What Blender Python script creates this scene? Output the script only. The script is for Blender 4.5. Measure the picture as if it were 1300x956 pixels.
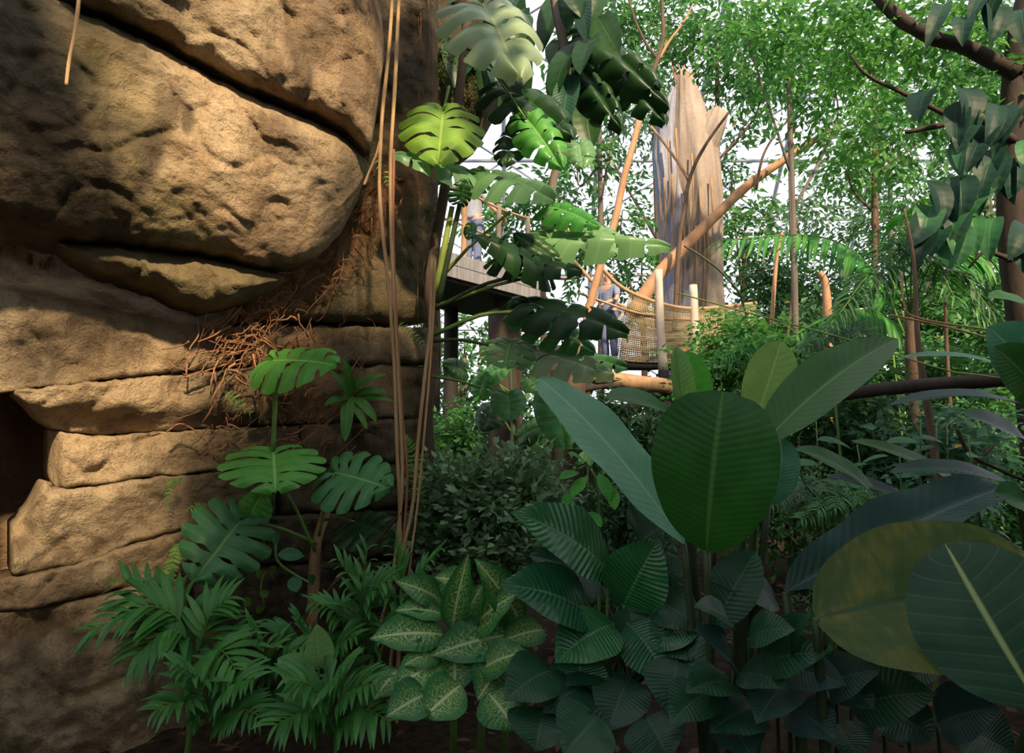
import bpy, math, random
import numpy as np
from mathutils import Vector, Matrix, noise

for o in list(bpy.data.objects):
    bpy.data.objects.remove(o)
random.seed(7)
RNG = np.random.default_rng(11)
SC = bpy.context.scene
COL = SC.collection
PI = math.pi

# ------------------------------------------------------------------ camera
F, CX, CY = 775.0, 650.0, 433.0          # focal length and optical centre of the photograph in pixels
PITCH = math.radians(8.2)
EYE = Vector((0, 0, 1.5))
cam = bpy.data.cameras.new('camera')
cam.sensor_fit = 'HORIZONTAL'
cam.sensor_width = 36
cam.lens = F / 1300 * 36
cam.shift_y = (CY - 478) / 1300
cam.clip_end = 300
cam_o = bpy.data.objects.new('camera', cam)
COL.objects.link(cam_o)
cam_o.location = EYE
cam_o.rotation_euler = (PI / 2 + PITCH, 0, 0)
SC.camera = cam_o

# ------------------------------------------------------------------ light
W = bpy.data.worlds.new('overcast')
SC.world = W
W.use_nodes = True
W.node_tree.nodes['Background'].inputs[0].default_value = (0.93, 0.94, 1.0, 1)
W.node_tree.nodes['Background'].inputs[1].default_value = 1.05
TO_SUN = Vector((0.30, -0.74, 0.62)).normalized()
sun = bpy.data.lights.new('sun', 'SUN')
sun.energy = 8.0
sun.color = (1.0, 0.76, 0.47)
sun.angle = math.radians(3.5)
sun_o = bpy.data.objects.new('sun', sun)
COL.objects.link(sun_o)
sun_o.location = TO_SUN * 30
sun_o.rotation_euler = TO_SUN.to_track_quat('Z', 'Y').to_euler()
vs = SC.view_settings
vs.view_transform = 'Standard'
vs.look = 'None'
vs.exposure = 0.2
vs.gamma = 1
vs.use_curve_mapping = False


# ------------------------------------------------------------------ helpers
def ray(u, v):
    r, up = (u - CX) / F, (CY - v) / F
    c, s = math.cos(PITCH), math.sin(PITCH)
    return Vector((r, c - up * s, s + up * c))


def P(u, v, y):
    """world point on the ray of photo pixel (u, v) at distance y along the ground"""
    d = ray(u, v)
    return EYE + d * (y / d.y)


def px(y):
    return y / F


WM = {}


def set_props(o, label=None, cat=None, group=None, kind=None):
    if label: o['label'] = label
    if cat: o['category'] = cat
    if group: o['group'] = group
    if kind: o['kind'] = kind
    return o


def thing(name, label, cat, base, group=None, kind=None):
    o = bpy.data.objects.new(name, None)
    COL.objects.link(o)
    o.empty_display_size = .1
    o.location = base
    WM[o] = Matrix.Translation(base)
    return set_props(o, label, cat, group, kind)


def put(name, me, mat=None, parent=None, M=None, kind=None, label=None):
    o = bpy.data.objects.new(name, me)
    COL.objects.link(o)
    M = M or Matrix()
    if mat is not None and not me.materials:
        me.materials.append(mat)
    if parent is not None:
        o.parent = parent
        o.matrix_parent_inverse = WM[parent].inverted()
    o.matrix_basis = M
    WM[o] = M.copy()
    if kind: o['kind'] = kind
    if label: o['label'] = label
    return o


def mesh(name, V, Fc, uv=None, smooth=True):
    me = bpy.data.meshes.new(name)
    me.from_pydata([tuple(v) for v in V], [], Fc)
    if uv is not None:
        lay = me.uv_layers.new(name='UVMap')
        idx = np.empty(len(me.loops), dtype=np.int32)
        me.loops.foreach_get('vertex_index', idx)
        lay.data.foreach_set('uv', np.asarray(uv, dtype=np.float32)[idx].ravel())
    if smooth:
        me.polygons.foreach_set('use_smooth', np.ones(len(me.polygons), dtype=bool))
    me.update()
    return me


def spline(pts, n):
    """Catmull-Rom through pts (tuples or Vectors), n samples"""
    A = np.array([tuple(p) for p in pts], dtype=float)
    k = len(A)
    if k == 2:
        t = np.linspace(0, 1, n)[:, None]
        return A[0] * (1 - t) + A[1] * t
    B = np.vstack([2 * A[0] - A[1], A, 2 * A[-1] - A[-2]])
    out = []
    for s in np.linspace(0, k - 1, n):
        i = min(int(s), k - 2)
        f = s - i
        p0, p1, p2, p3 = B[i], B[i + 1], B[i + 2], B[i + 3]
        out.append(.5 * ((2 * p1) + (-p0 + p2) * f + (2 * p0 - 5 * p1 + 4 * p2 - p3) * f * f + (-p0 + 3 * p1 - 3 * p2 + p3) * f ** 3))
    return np.array(out)


def tube_data(pts, r0, r1, n=10, sides=6, rough=0.0, flute=0.0, power=1.0):
    C = spline(pts, n)
    V, Fc, UV = [], [], []
    ref = Vector((0.31, 0.17, 0.93))
    prev = None
    for i in range(n):
        a = Vector(C[max(i - 1, 0)])
        b = Vector(C[min(i + 1, n - 1)])
        d = (b - a).normalized()
        if prev is None:
            x = d.cross(ref)
            if x.length < .1: x = d.cross(Vector((1, 0, 0)))
        else:
            x = prev - d * prev.dot(d)
        x.normalize()
        prev = x
        y = d.cross(x)
        t = i / (n - 1)
        r = r0 + (r1 - r0) * t ** power
        for k in range(sides):
            a_ = 2 * PI * k / sides
            p = Vector(C[i])
            rr = r
            if rough:
                q = p * (2.2 / max(r0, .02) * .12) + x * math.cos(a_) + y * math.sin(a_)
                rr *= 1 + rough * noise.noise(q * 1.3)
            if flute:
                rr *= 1 + flute * math.cos(7 * a_ + 3 * noise.noise(p * .5))
            V.append(p + (x * math.cos(a_) + y * math.sin(a_)) * rr)
            UV.append((k / sides, t))
    for i in range(n - 1):
        for k in range(sides):
            k2 = (k + 1) % sides
            Fc.append((i * sides + k, i * sides + k2, (i + 1) * sides + k2, (i + 1) * sides + k))
    Fc.append(tuple(reversed(range(sides))))
    Fc.append(tuple(range((n - 1) * sides, n * sides)))
    return V, Fc, UV


def tube(name, pts, r0, r1, mat, parent=None, n=10, sides=6, **kw):
    V, Fc, UV = tube_data(pts, r0, r1, n, sides, **kw)
    return put(name, mesh(name, V, Fc, UV), mat, parent)


def join(datas):
    V, Fc, UV = [], [], []
    for v, f, u in datas:
        k = len(V)
        V += list(v)
        UV += list(u)
        Fc += [tuple(i + k for i in q) for q in f]
    return V, Fc, UV


def box_mesh(name, sx, sy, sz, bev=.0):
    """box centred on the origin with chamfered long edges"""
    import bmesh
    bm = bmesh.new()
    bmesh.ops.create_cube(bm, size=1)
    bmesh.ops.scale(bm, vec=(sx, sy, sz), verts=bm.verts)
    if bev:
        bmesh.ops.bevel(bm, geom=list(bm.edges), offset=bev, segments=1, affect='EDGES')
    me = bpy.data.meshes.new(name)
    bm.to_mesh(me)
    bm.free()
    return me


def frame_to(base, tip, normal):
    """matrix that lays the unit leaf (y from 0 to 1, normal z) from base to tip"""
    base, tip = Vector(base), Vector(tip)
    y = tip - base
    L = y.length
    y.normalize()
    z = Vector(normal)
    z = z - y * z.dot(y)
    if z.length < 1e-3:
        z = y.orthogonal()
    z.normalize()
    x = y.cross(z)
    M = Matrix((x * L, y * L, z * L)).transposed().to_4x4()
    M.translation = base
    return M


# ------------------------------------------------------------------ materials
def new_mat(name):
    m = bpy.data.materials.new(name)
    m.use_nodes = True
    nt = m.node_tree
    return m, nt, nt.nodes, nt.links, nt.nodes['Principled BSDF']


class NB:
    """tiny node builder"""
    def __init__(s, nt):
        s.nt, s.N, s.L = nt, nt.nodes, nt.links

    def node(s, t, **kw):
        n = s.N.new(t)
        for k, v in kw.items(): setattr(n, k, v)
        return n

    def math(s, op, a, b=None, c=None, clamp=False):
        n = s.node('ShaderNodeMath', operation=op, use_clamp=clamp)
        for i, x in enumerate((a, b, c)):
            if x is None: continue
            if isinstance(x, (int, float)): n.inputs[i].default_value = x
            else: s.L.new(x, n.inputs[i])
        return n.outputs[0]

    def rng(s, x, a, b, c=0., d=1.):
        n = s.node('ShaderNodeMapRange')
        n.inputs[1].default_value, n.inputs[2].default_value = a, b
        n.inputs[3].default_value, n.inputs[4].default_value = c, d
        s.L.new(x, n.inputs[0])
        return n.outputs[0]

    def mix(s, f, a, b):
        n = s.node('ShaderNodeMix', data_type='RGBA')
        for i, x in ((0, f), (6, a), (7, b)):
            if isinstance(x, (int, float)): n.inputs[i].default_value = x
            elif isinstance(x, tuple): n.inputs[i].default_value = (*x, 1)
            else: s.L.new(x, n.inputs[i])
        return n.outputs[2]

    def noise(s, vec, scale, detail=3, rough=.55):
        n = s.node('ShaderNodeTexNoise')
        n.inputs['Scale'].default_value = scale
        n.inputs['Detail'].default_value = detail
        n.inputs['Roughness'].default_value = rough
        if vec is not None: s.L.new(vec, n.inputs['Vector'])
        return n.outputs['Fac']


def leaf_mat(name, col, col2, vein, nveins=10, slant=.8, vamt=.5, rib=.03, rough=.4, trans=.25, blotch=None, vary=.25, bump=.25, spec=.5, yellow=None):
    m, nt, N, L, b = new_mat(name)
    q = NB(nt)
    tc = q.node('ShaderNodeTexCoord')
    sep = q.node('ShaderNodeSeparateXYZ')
    L.new(tc.outputs['UV'], sep.inputs[0])
    lat = q.math('ABSOLUTE', q.math('SUBTRACT', sep.outputs[0], .5))
    x = q.math('SUBTRACT', q.math('MULTIPLY', sep.outputs[1], nveins), q.math('MULTIPLY', lat, 2 * slant * nveins / 10))
    fr = q.math('ABSOLUTE', q.math('SUBTRACT', q.math('FRACT', q.math('ADD', x, 50)), .5))
    line = q.math('MULTIPLY', q.rng(fr, 0, .07, 1, 0), vamt * .55)
    mid = q.rng(lat, rib * .35, rib, 1, 0)
    vv = q.math('MAXIMUM', line, mid)
    n1 = q.noise(tc.outputs['Object'], 5, 3)
    oi = q.node('ShaderNodeObjectInfo')
    base = q.mix(q.rng(n1, .35, .68), col, col2)
    if blotch:
        bc, bs, lo, hi = blotch
        mp = q.node('ShaderNodeMapping')
        mp.inputs['Scale'].default_value = (1.0, 2.6, 1)
        L.new(tc.outputs['UV'], mp.inputs[0])
        n2 = q.noise(mp.outputs[0], bs, 4, .7)
        f2 = q.math('MULTIPLY', q.rng(n2, lo, hi), q.rng(lat, .1, .42, 1, 0))
        base = q.mix(f2, base, bc)
    if yellow:
        n3 = q.noise(tc.outputs['UV'], 3, 3)
        mp = q.node('ShaderNodeMapping')
        mp.inputs['Scale'].default_value = (1.5, 16, 1)
        L.new(tc.outputs['UV'], mp.inputs[0])
        n4 = q.noise(mp.outputs[0], 1.6, 3)
        base = q.mix(q.math('MULTIPLY', q.rng(n3, .42, .66), q.rng(n4, .3, .62, 0, .8)), base, yellow)
    base = q.mix(vv, base, vein)
    hs = q.node('ShaderNodeHueSaturation')
    L.new(base, hs.inputs['Color'])
    L.new(q.rng(oi.outputs['Random'], 0, 1, 1 - vary, 1 + vary), hs.inputs['Value'])
    L.new(q.rng(oi.outputs['Random'], 0, 1, .51, .485), hs.inputs['Hue'])
    L.new(hs.outputs[0], b.inputs['Base Color'])
    b.inputs['Roughness'].default_value = rough
    b.inputs['Specular IOR Level'].default_value = spec * .6
    if bump:
        bp = q.node('ShaderNodeBump')
        bp.inputs['Strength'].default_value = bump
        bp.inputs['Distance'].default_value = .006
        L.new(q.math('ADD', q.rng(fr, 0, .5), q.math('MULTIPLY', mid, -1)), bp.inputs['Height'])
        L.new(bp.outputs[0], b.inputs['Normal'])
    if trans:
        tr = q.node('ShaderNodeBsdfTranslucent')
        hs2 = q.node('ShaderNodeHueSaturation')
        hs2.inputs['Value'].default_value = 1.6
        hs2.inputs['Saturation'].default_value = 1.1
        hs2.inputs['Hue'].default_value = .485
        L.new(hs.outputs[0], hs2.inputs['Color'])
        L.new(hs2.outputs[0], tr.inputs['Color'])
        mx = q.node('ShaderNodeMixShader')
        mx.inputs[0].default_value = trans
        L.new(b.outputs[0], mx.inputs[1])
        L.new(tr.outputs[0], mx.inputs[2])
        L.new(mx.outputs[0], N['Material Output'].inputs[0])
    return m


def bark_mat(name, c1, c2, scale=6, stretch=.25, rough=.8, bump=.5, bands=None):
    m, nt, N, L, b = new_mat(name)
    q = NB(nt)
    tc = q.node('ShaderNodeTexCoord')
    mp = q.node('ShaderNodeMapping')
    mp.inputs['Scale'].default_value = (1, 1, stretch)
    L.new(tc.outputs['Object'], mp.inputs[0])
    n1 = q.noise(mp.outputs[0], scale, 5, .65)
    n2 = q.noise(tc.outputs['Object'], scale * 5, 3)
    c = q.mix(q.rng(n1, .35, .65), c1, c2)
    c = q.mix(q.rng(n2, .3, .8, 0, .35), c, tuple(x * .5 for x in c1))
    L.new(c, b.inputs['Base Color'])
    b.inputs['Roughness'].default_value = rough
    b.inputs['Specular IOR Level'].default_value = .25
    bp = q.node('ShaderNodeBump')
    bp.inputs['Strength'].default_value = bump
    bp.inputs['Distance'].default_value = .02
    L.new(n1, bp.inputs['Height'])
    L.new(bp.outputs[0], b.inputs['Normal'])
    return m


def rock_mat():
    m, nt, N, L, b = new_mat('weathered_rock')
    q = NB(nt)
    tc = q.node('ShaderNodeTexCoord')
    O = tc.outputs['Object']
    mp = q.node('ShaderNodeMapping')
    mp.inputs['Scale'].default_value = (1, 1, .22)
    L.new(O, mp.inputs[0])
    streak = q.noise(mp.outputs[0], 4.2, 4, .6)
    big = q.noise(O, 1.3, 4, .6)
    med = q.noise(O, 7, 5, .65)
    fine = q.noise(O, 60, 4, .7)
    c = q.mix(q.rng(big, .35, .65), (.33, .235, .14), (.50, .39, .245))
    c = q.mix(q.rng(streak, .50, .64, 0, .85), c, (.15, .10, .058))
    c = q.mix(q.rng(streak, .28, .42, .5, 0), c, (.60, .48, .31))
    c = q.mix(q.rng(med, .52, .75, 0, .5), c, (.20, .13, .07))
    at = q.node('ShaderNodeAttribute')
    at.attribute_name = 'stain_shade'
    sp = q.node('ShaderNodeSeparateColor')
    L.new(at.outputs['Color'], sp.inputs[0])
    mossn = q.rng(q.math('ADD', med, q.math('MULTIPLY', streak, .5)), .55, .95)
    c = q.mix(q.math('MULTIPLY', sp.outputs[1], q.rng(mossn, 0, 1, .62, 1)), c, (.115, .105, .035))
    c = q.mix(q.math('MULTIPLY', sp.outputs[0], q.rng(med, .3, .65, .65, 1)), c, (.30, .125, .065))
    c = q.mix(q.math('MULTIPLY', sp.outputs[2], q.rng(med, .25, .6, .82, 1)), c, (.055, .041, .026))  # dark channel also carries shade painted onto the rock
    c = q.mix(q.rng(fine, .50, .72, 0, .6), c, (.13, .095, .06))
    pit = q.noise(O, 26, 5, .7)
    c = q.mix(q.rng(pit, .54, .66, 0, .55), c, (.15, .10, .06))
    L.new(c, b.inputs['Base Color'])
    b.inputs['Roughness'].default_value = .8
    b.inputs['Specular IOR Level'].default_value = .25
    bp = q.node('ShaderNodeBump')
    bp.inputs['Strength'].default_value = .9
    bp.inputs['Distance'].default_value = .04
    h = q.math('ADD', q.math('MULTIPLY', fine, .35), q.noise(O, 18, 6, .7))
    L.new(h, bp.inputs['Height'])
    L.new(bp.outputs[0], b.inputs['Normal'])
    return m


def plain_mat(name, col, rough=.7, var=.2, scale=8, metal=0, spec=.4):
    m, nt, N, L, b = new_mat(name)
    q = NB(nt)
    tc = q.node('ShaderNodeTexCoord')
    n = q.noise(tc.outputs['Object'], scale, 4)
    c = q.mix(q.rng(n, .3, .7), tuple(x * (1 - var) for x in col), tuple(min(x * (1 + var), 1) for x in col))
    L.new(c, b.inputs['Base Color'])
    b.inputs['Roughness'].default_value = rough
    b.inputs['Metallic'].default_value = metal
    b.inputs['Specular IOR Level'].default_value = spec
    return m


M = {}
M['rock'] = rock_mat()
G = lambda *a, **k: leaf_mat(*a, **k)
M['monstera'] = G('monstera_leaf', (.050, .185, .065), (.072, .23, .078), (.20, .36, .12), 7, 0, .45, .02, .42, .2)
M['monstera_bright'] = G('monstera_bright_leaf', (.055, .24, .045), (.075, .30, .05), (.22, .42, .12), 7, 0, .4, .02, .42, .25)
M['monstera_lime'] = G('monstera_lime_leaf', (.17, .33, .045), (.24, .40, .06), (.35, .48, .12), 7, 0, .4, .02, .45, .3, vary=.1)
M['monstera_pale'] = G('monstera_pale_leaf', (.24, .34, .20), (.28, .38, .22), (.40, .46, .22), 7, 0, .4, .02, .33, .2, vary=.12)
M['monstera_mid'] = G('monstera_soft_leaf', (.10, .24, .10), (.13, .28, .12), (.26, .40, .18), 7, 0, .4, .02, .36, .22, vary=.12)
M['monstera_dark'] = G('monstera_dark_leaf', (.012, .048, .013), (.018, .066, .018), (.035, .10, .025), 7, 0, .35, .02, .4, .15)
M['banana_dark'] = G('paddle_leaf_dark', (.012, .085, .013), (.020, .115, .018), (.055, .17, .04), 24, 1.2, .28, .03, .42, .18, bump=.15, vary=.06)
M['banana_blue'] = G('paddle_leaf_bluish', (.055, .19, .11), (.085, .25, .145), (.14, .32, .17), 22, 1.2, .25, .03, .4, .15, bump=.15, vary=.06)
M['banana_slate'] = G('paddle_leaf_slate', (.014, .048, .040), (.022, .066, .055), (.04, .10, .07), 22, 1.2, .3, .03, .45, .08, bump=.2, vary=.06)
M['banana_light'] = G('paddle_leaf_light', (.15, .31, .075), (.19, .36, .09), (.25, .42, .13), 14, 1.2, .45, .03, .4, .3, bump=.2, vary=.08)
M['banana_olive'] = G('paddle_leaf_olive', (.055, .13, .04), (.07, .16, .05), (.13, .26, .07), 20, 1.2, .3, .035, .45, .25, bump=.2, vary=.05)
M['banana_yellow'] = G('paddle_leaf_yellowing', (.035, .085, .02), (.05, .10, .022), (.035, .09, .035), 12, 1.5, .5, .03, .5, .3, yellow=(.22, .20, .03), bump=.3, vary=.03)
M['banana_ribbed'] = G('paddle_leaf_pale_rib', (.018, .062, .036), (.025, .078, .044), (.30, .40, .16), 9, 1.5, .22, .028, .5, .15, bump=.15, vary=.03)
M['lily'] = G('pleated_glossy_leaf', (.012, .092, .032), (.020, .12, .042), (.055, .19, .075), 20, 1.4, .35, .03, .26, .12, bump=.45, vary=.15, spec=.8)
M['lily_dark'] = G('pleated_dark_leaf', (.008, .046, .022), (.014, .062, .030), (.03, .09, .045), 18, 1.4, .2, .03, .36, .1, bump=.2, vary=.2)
M['dieff'] = G('speckled_leaf', (.022, .135, .038), (.032, .17, .045), (.48, .58, .30), 12, 1.4, .08, .045, .34, .18, blotch=((.36, .52, .16), 13, .47, .58), bump=.25, vary=.15)
M['palm'] = G('palm_leaflet', (.032, .155, .034), (.05, .20, .042), (.07, .20, .05), 1, 0, 0, .06, .42, .2, bump=0)
M['palm_far'] = G('palm_leaflet_far', (.035, .20, .035), (.055, .26, .045), (.12, .33, .09), 1, 0, 0, .06, .45, .35, bump=0)
M['palm_dull'] = G('palm_leaflet_dull', (.045, .11, .055), (.06, .14, .065), (.09, .17, .08), 1, 0, 0, .06, .5, .25, bump=0)
M['fern'] = G('fern_pinna', (.10, .24, .04), (.15, .32, .06), (.15, .30, .06), 1, 0, 0, .06, .5, .3, bump=0)
M['strap'] = G('strap_leaf', (.055, .20, .035), (.085, .25, .045), (.14, .30, .07), 1, 0, 0, .05, .4, .25, bump=0)
M['herb'] = G('soft_leaf', (.05, .27, .04), (.07, .33, .05), (.12, .40, .08), 7, .8, .3, .03, .45, .3)
M['herb_dark'] = G('understorey_leaf', (.03, .12, .05), (.045, .16, .062), (.07, .20, .09), 7, .8, .3, .03, .42, .2)
M['caladium'] = G('pale_heart_leaf', (.17, .36, .14), (.21, .42, .17), (.26, .46, .2), 8, .8, .3, .03, .42, .3)
M['stem_green'] = plain_mat('green_stem', (.10, .19, .04), .5)
M['stem_lime'] = plain_mat('lime_petiole', (.25, .33, .07), .5)
M['stem_dark'] = plain_mat('dark_petiole', (.030, .055, .022), .55)
M['stem_tan'] = bark_mat('tan_bark', (.28, .17, .095), (.40, .26, .15), 14, .2, .75, .35)
M['vine_tan'] = bark_mat('tan_liana', (.38, .23, .11), (.52, .34, .18), 30, .1, .7, .3)
M['vine_red'] = bark_mat('reddish_liana', (.26, .11, .06), (.36, .17, .09), 30, .1, .7, .3)
M['vine_dark'] = bark_mat('dark_liana', (.055, .03, .02), (.10, .055, .035), 20, .1, .8, .3)
M['root'] = bark_mat('fine_roots', (.24, .115, .06), (.38, .20, .105), 12, .5, .85, .2)
M['bark_dark'] = bark_mat('dark_bark', (.028, .020, .016), (.06, .043, .035), 8, .3)
M['bark_brown'] = bark_mat('brown_bark', (.085, .056, .038), (.15, .10, .07), 8, .3)
M['bark_grey'] = bark_mat('grey_bark', (.11, .095, .08), (.19, .16, .135), 9, .2)
M['bark_pale'] = bark_mat('pale_bark', (.25, .20, .175), (.37, .31, .27), 3.5, .12, .8, .9)
M['bark_shaded'] = bark_mat('shaded_side_bark', (.19, .20, .27), (.32, .33, .41), 3.5, .12, .8, .9)  # bluish tone of the trunk's shaded side put into the bark colour
M['bark_branch'] = bark_mat('orange_tan_branch', (.36, .20, .11), (.47, .28, .165), 5, .4, .7, .3)
M['soil'] = plain_mat('dark_soil', (.030, .021, .014), .95, .5, 20, spec=.1)
M['litter'] = plain_mat('dry_leaf_litter', (.10, .055, .028), .8, .5, 3, spec=.2)
M['plank'] = bark_mat('grey_weathered_plank', (.17, .17, .19), (.27, .27, .30), 12, .1, .8, .3)
M['beam_dark'] = bark_mat('dark_timber', (.018, .016, .015), (.035, .03, .028), 10, .2)
M['post_pale'] = bark_mat('pale_peeled_post', (.48, .40, .34), (.62, .54, .47), 9, .2, .7, .3)
M['rope'] = bark_mat('tan_rope', (.32, .21, .125), (.43, .30, .19), 40, .3, .8, .3)
M['net'] = plain_mat('beige_netting', (.36, .30, .19), .85, .2)
M['steel'] = plain_mat('painted_steel', (.36, .40, .48), .5, .1)
M['skin'] = plain_mat('skin', (.55, .30, .21), .5, .08)
M['shirt'] = plain_mat('pale_blue_shirt', (.26, .30, .44), .85, .12, 30)
M['shirt_white'] = plain_mat('white_grey_shirt', (.30, .32, .38), .85, .12, 30)
def stripe(m, freq, dark):
    nt = m.node_tree
    q = NB(nt)
    b = nt.nodes['Principled BSDF']
    src = b.inputs['Base Color'].links[0].from_socket
    tc = q.node('ShaderNodeTexCoord')
    sp = q.node('ShaderNodeSeparateXYZ')
    nt.links.new(tc.outputs['Object'], sp.inputs[0])
    f = q.math('ABSOLUTE', q.math('SUBTRACT', q.math('FRACT', q.math('MULTIPLY', sp.outputs[2], freq)), .5))
    nt.links.new(q.mix(q.rng(f, .2, .3), src, dark), b.inputs['Base Color'])


stripe(M['shirt'], 26, (.12, .15, .27))
M['jeans'] = plain_mat('blue_jeans', (.12, .15, .28), .9, .2, 40)
M['hair'] = plain_mat('brown_hair', (.11, .05, .03), .6, .3, 60)
M['shoe'] = plain_mat('dark_shoe', (.03, .03, .03), .6, .2)
M['belt'] = plain_mat('dark_belt', (.03, .022, .018), .5, .2)


def foliage_mat(name, col, col2, trans=.35, rough=.5):
    """small joined leaves: colour varies leaf by leaf through the 'tint' attribute"""
    m, nt, N, L, b = new_mat(name)
    q = NB(nt)
    at = q.node('ShaderNodeAttribute')
    at.attribute_name = 'tint'
    c = q.mix(at.outputs['Fac'], col, col2)
    c = q.mix(q.rng(at.outputs['Fac'], .965, .985), c, (.42, .30, .04))
    L.new(c, b.inputs['Base Color'])
    b.inputs['Roughness'].default_value = rough
    tr = q.node('ShaderNodeBsdfTranslucent')
    hs = q.node('ShaderNodeHueSaturation')
    hs.inputs['Value'].default_value = 1.7
    hs.inputs['Hue'].default_value = .48
    L.new(c, hs.inputs['Color'])
    L.new(hs.outputs[0], tr.inputs['Color'])
    mx = q.node('ShaderNodeMixShader')
    mx.inputs[0].default_value = trans
    L.new(b.outputs[0], mx.inputs[1])
    L.new(tr.outputs[0], mx.inputs[2])
    L.new(mx.outputs[0], N['Material Output'].inputs[0])
    return m


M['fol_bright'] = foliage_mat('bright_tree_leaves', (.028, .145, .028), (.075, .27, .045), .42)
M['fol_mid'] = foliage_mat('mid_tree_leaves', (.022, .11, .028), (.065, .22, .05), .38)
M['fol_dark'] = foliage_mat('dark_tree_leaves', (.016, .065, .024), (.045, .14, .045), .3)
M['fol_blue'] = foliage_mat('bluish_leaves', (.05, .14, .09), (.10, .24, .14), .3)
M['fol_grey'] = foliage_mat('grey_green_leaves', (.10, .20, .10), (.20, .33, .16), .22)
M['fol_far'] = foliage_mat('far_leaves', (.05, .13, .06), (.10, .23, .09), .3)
M['climber_dark'] = G('dark_climber_leaf', (.008, .034, .024), (.012, .046, .032), (.022, .07, .045), 7, .8, .3, .03, .5, .12, spec=.3)
M['fol_moss'] = foliage_mat('moss', (.045, .075, .015), (.10, .14, .03), .1, .9)

# ------------------------------------------------------------------ ground
def ground():
    V, Fc = [], []
    xs = np.linspace(-26, 30, 90)
    ys = np.concatenate([np.linspace(-6, 8, 60), np.linspace(8.6, 48, 40)])
    for y in ys:
        for x in xs:
            z = .07 * noise.noise(Vector((x * 1.7, y * 1.7, 0))) + .15 * noise.noise(Vector((x * .3, y * .3, 4)))
            V.append((x, y, z - .05))
    n = len(xs)
    for j in range(len(ys) - 1):
        for i in range(n - 1):
            Fc.append((j * n + i, j * n + i + 1, (j + 1) * n + i + 1, (j + 1) * n + i))
    o = put('floor', mesh('floor', V, Fc), M['soil'])
    set_props(o, 'dark planting soil under the tropical plants', 'ground', None, 'structure')


ground()

# ------------------------------------------------------------------ rock wall
WP0, WP1 = Vector((-2.5, 3.0, 0)), Vector((-.62, 4.75, 0))
WN = Vector((WP1.y - WP0.y, -(WP1.x - WP0.x), 0)).normalized()      # towards the camera and to the right


def wall_y(u, v, off=0.):
    """distance at which the ray meets the wall plane moved off metres towards the viewer"""
    d = ray(u, v)
    t = (WN.dot(WP0 + WN * off) - WN.dot(EYE)) / WN.dot(d)
    return t * d.y


wall = thing('wall_left', 'tan layered rock face with overhanging boulder, hanging roots and cave opening', 'rock wall', (-2.0, 3.6, 0), None, 'structure')


def pl(pts, u):
    return float(np.interp(u, [p[0] for p in pts], [p[1] for p in pts]))


def rock(name, top, bot, off, bulge, fall, step=6, rough=.05, thick=.5, seed=0, stain_shade=None, label=None, und=1.0, slope=None, fall_top=None):
    u0, u1 = max(top[0][0], bot[0][0]), min(top[-1][0], bot[-1][0])
    nu = max(int((u1 - u0) / step), 6)
    hmax = max(pl(bot, u) - pl(top, u) for u in np.linspace(u0, u1, 20))
    nv = max(int(hmax / step), 6)
    sd = Vector((seed * 3.7, seed * 1.3, seed * 5.1))
    V, back, st = [], [], []
    for i in range(nu + 1):
        u = u0 + (u1 - u0) * i / nu
        a, b = pl(top, u), pl(bot, u)
        for j in range(nv + 1):
            f = j / nv
            jit = 3.2 * noise.noise(Vector((u * .05, seed * 7.3, 1))) + 1.6 * noise.noise(Vector((u * .16, seed * 2.3, 7)))
            v = a + (b - a) * f + jit * und * (1 if 0 < f < 1 else .9)
            ft = fall_top or fall
            k = min(f * (b - a) / ft, (1 - f) * (b - a) / fall, (u - u0) / fall, (u1 - u) / fall, 1)
            k = max(k, 0)
            prof = math.sqrt(max(1 - (1 - k) ** 2, 0))
            o_ = off + bulge * prof
            if slope: o_ += slope(u, v)
            y = wall_y(u, v, o_)
            p = P(u, v, y)
            q = p + sd
            rg = noise.fractal(q * 2.1, .9, 2.1, 5) * rough * 1.6 + noise.fractal(q * 9, .8, 2.1, 4) * rough * .35
            cr = abs(noise.noise(q * 3.3))
            rg -= rough * .5 * max(0, .10 - cr) / .10
            p = p + (p - EYE).normalized() * (-rg * (prof * .8 + .2))
            V.append(p)
            back.append(P(u, v, wall_y(u, v, o_) + .02) - WN * (thick * (.35 + .65 * prof)))
            st.append(stain_shade(u, v) if stain_shade else (0, 0, 0))
    n = nv + 1
    Fc = []
    K = len(V)
    for i in range(nu):
        for j in range(nv):
            Fc.append((i * n + j, i * n + j + 1, (i + 1) * n + j + 1, (i + 1) * n + j))
    # coarse back and rim
    ring = [i * n for i in range(nu + 1)] + [nu * n + j for j in range(1, n)] + [i * n + nv for i in range(nu - 1, -1, -1)] + [j for j in range(nv - 1, 0, -1)]
    m = len(ring)
    VB = [back[r] for r in ring]
    for k in range(m):
        k2 = (k + 1) % m
        Fc.append((ring[k], ring[k2], K + k2, K + k))
    cen = sum((Vector(x) for x in VB), Vector()) / m
    for k in range(m):
        Fc.append((K + k, K + (k + 1) % m, K + m))
    me = mesh(name, V + VB + [cen], Fc)
    at = me.color_attributes.new('stain_shade', 'FLOAT_COLOR', 'POINT')
    data = np.ones((len(me.vertices), 4), dtype=np.float32)
    data[:K, :3] = np.array(st, dtype=np.float32)
    data[K:, :3] = np.array(st, dtype=np.float32).mean(0)
    at.data.foreach_set('color', data.ravel())
    return put(name, me, M['rock'], wall, label=label)


def sm(x, a, b):
    t = min(max((x - a) / (b - a), 0), 1)
    return t * t * (3 - 2 * t)


def nz(u, v, s, k=0):
    return noise.noise(Vector((u * s, v * s, 3.3 + k)))


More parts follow.
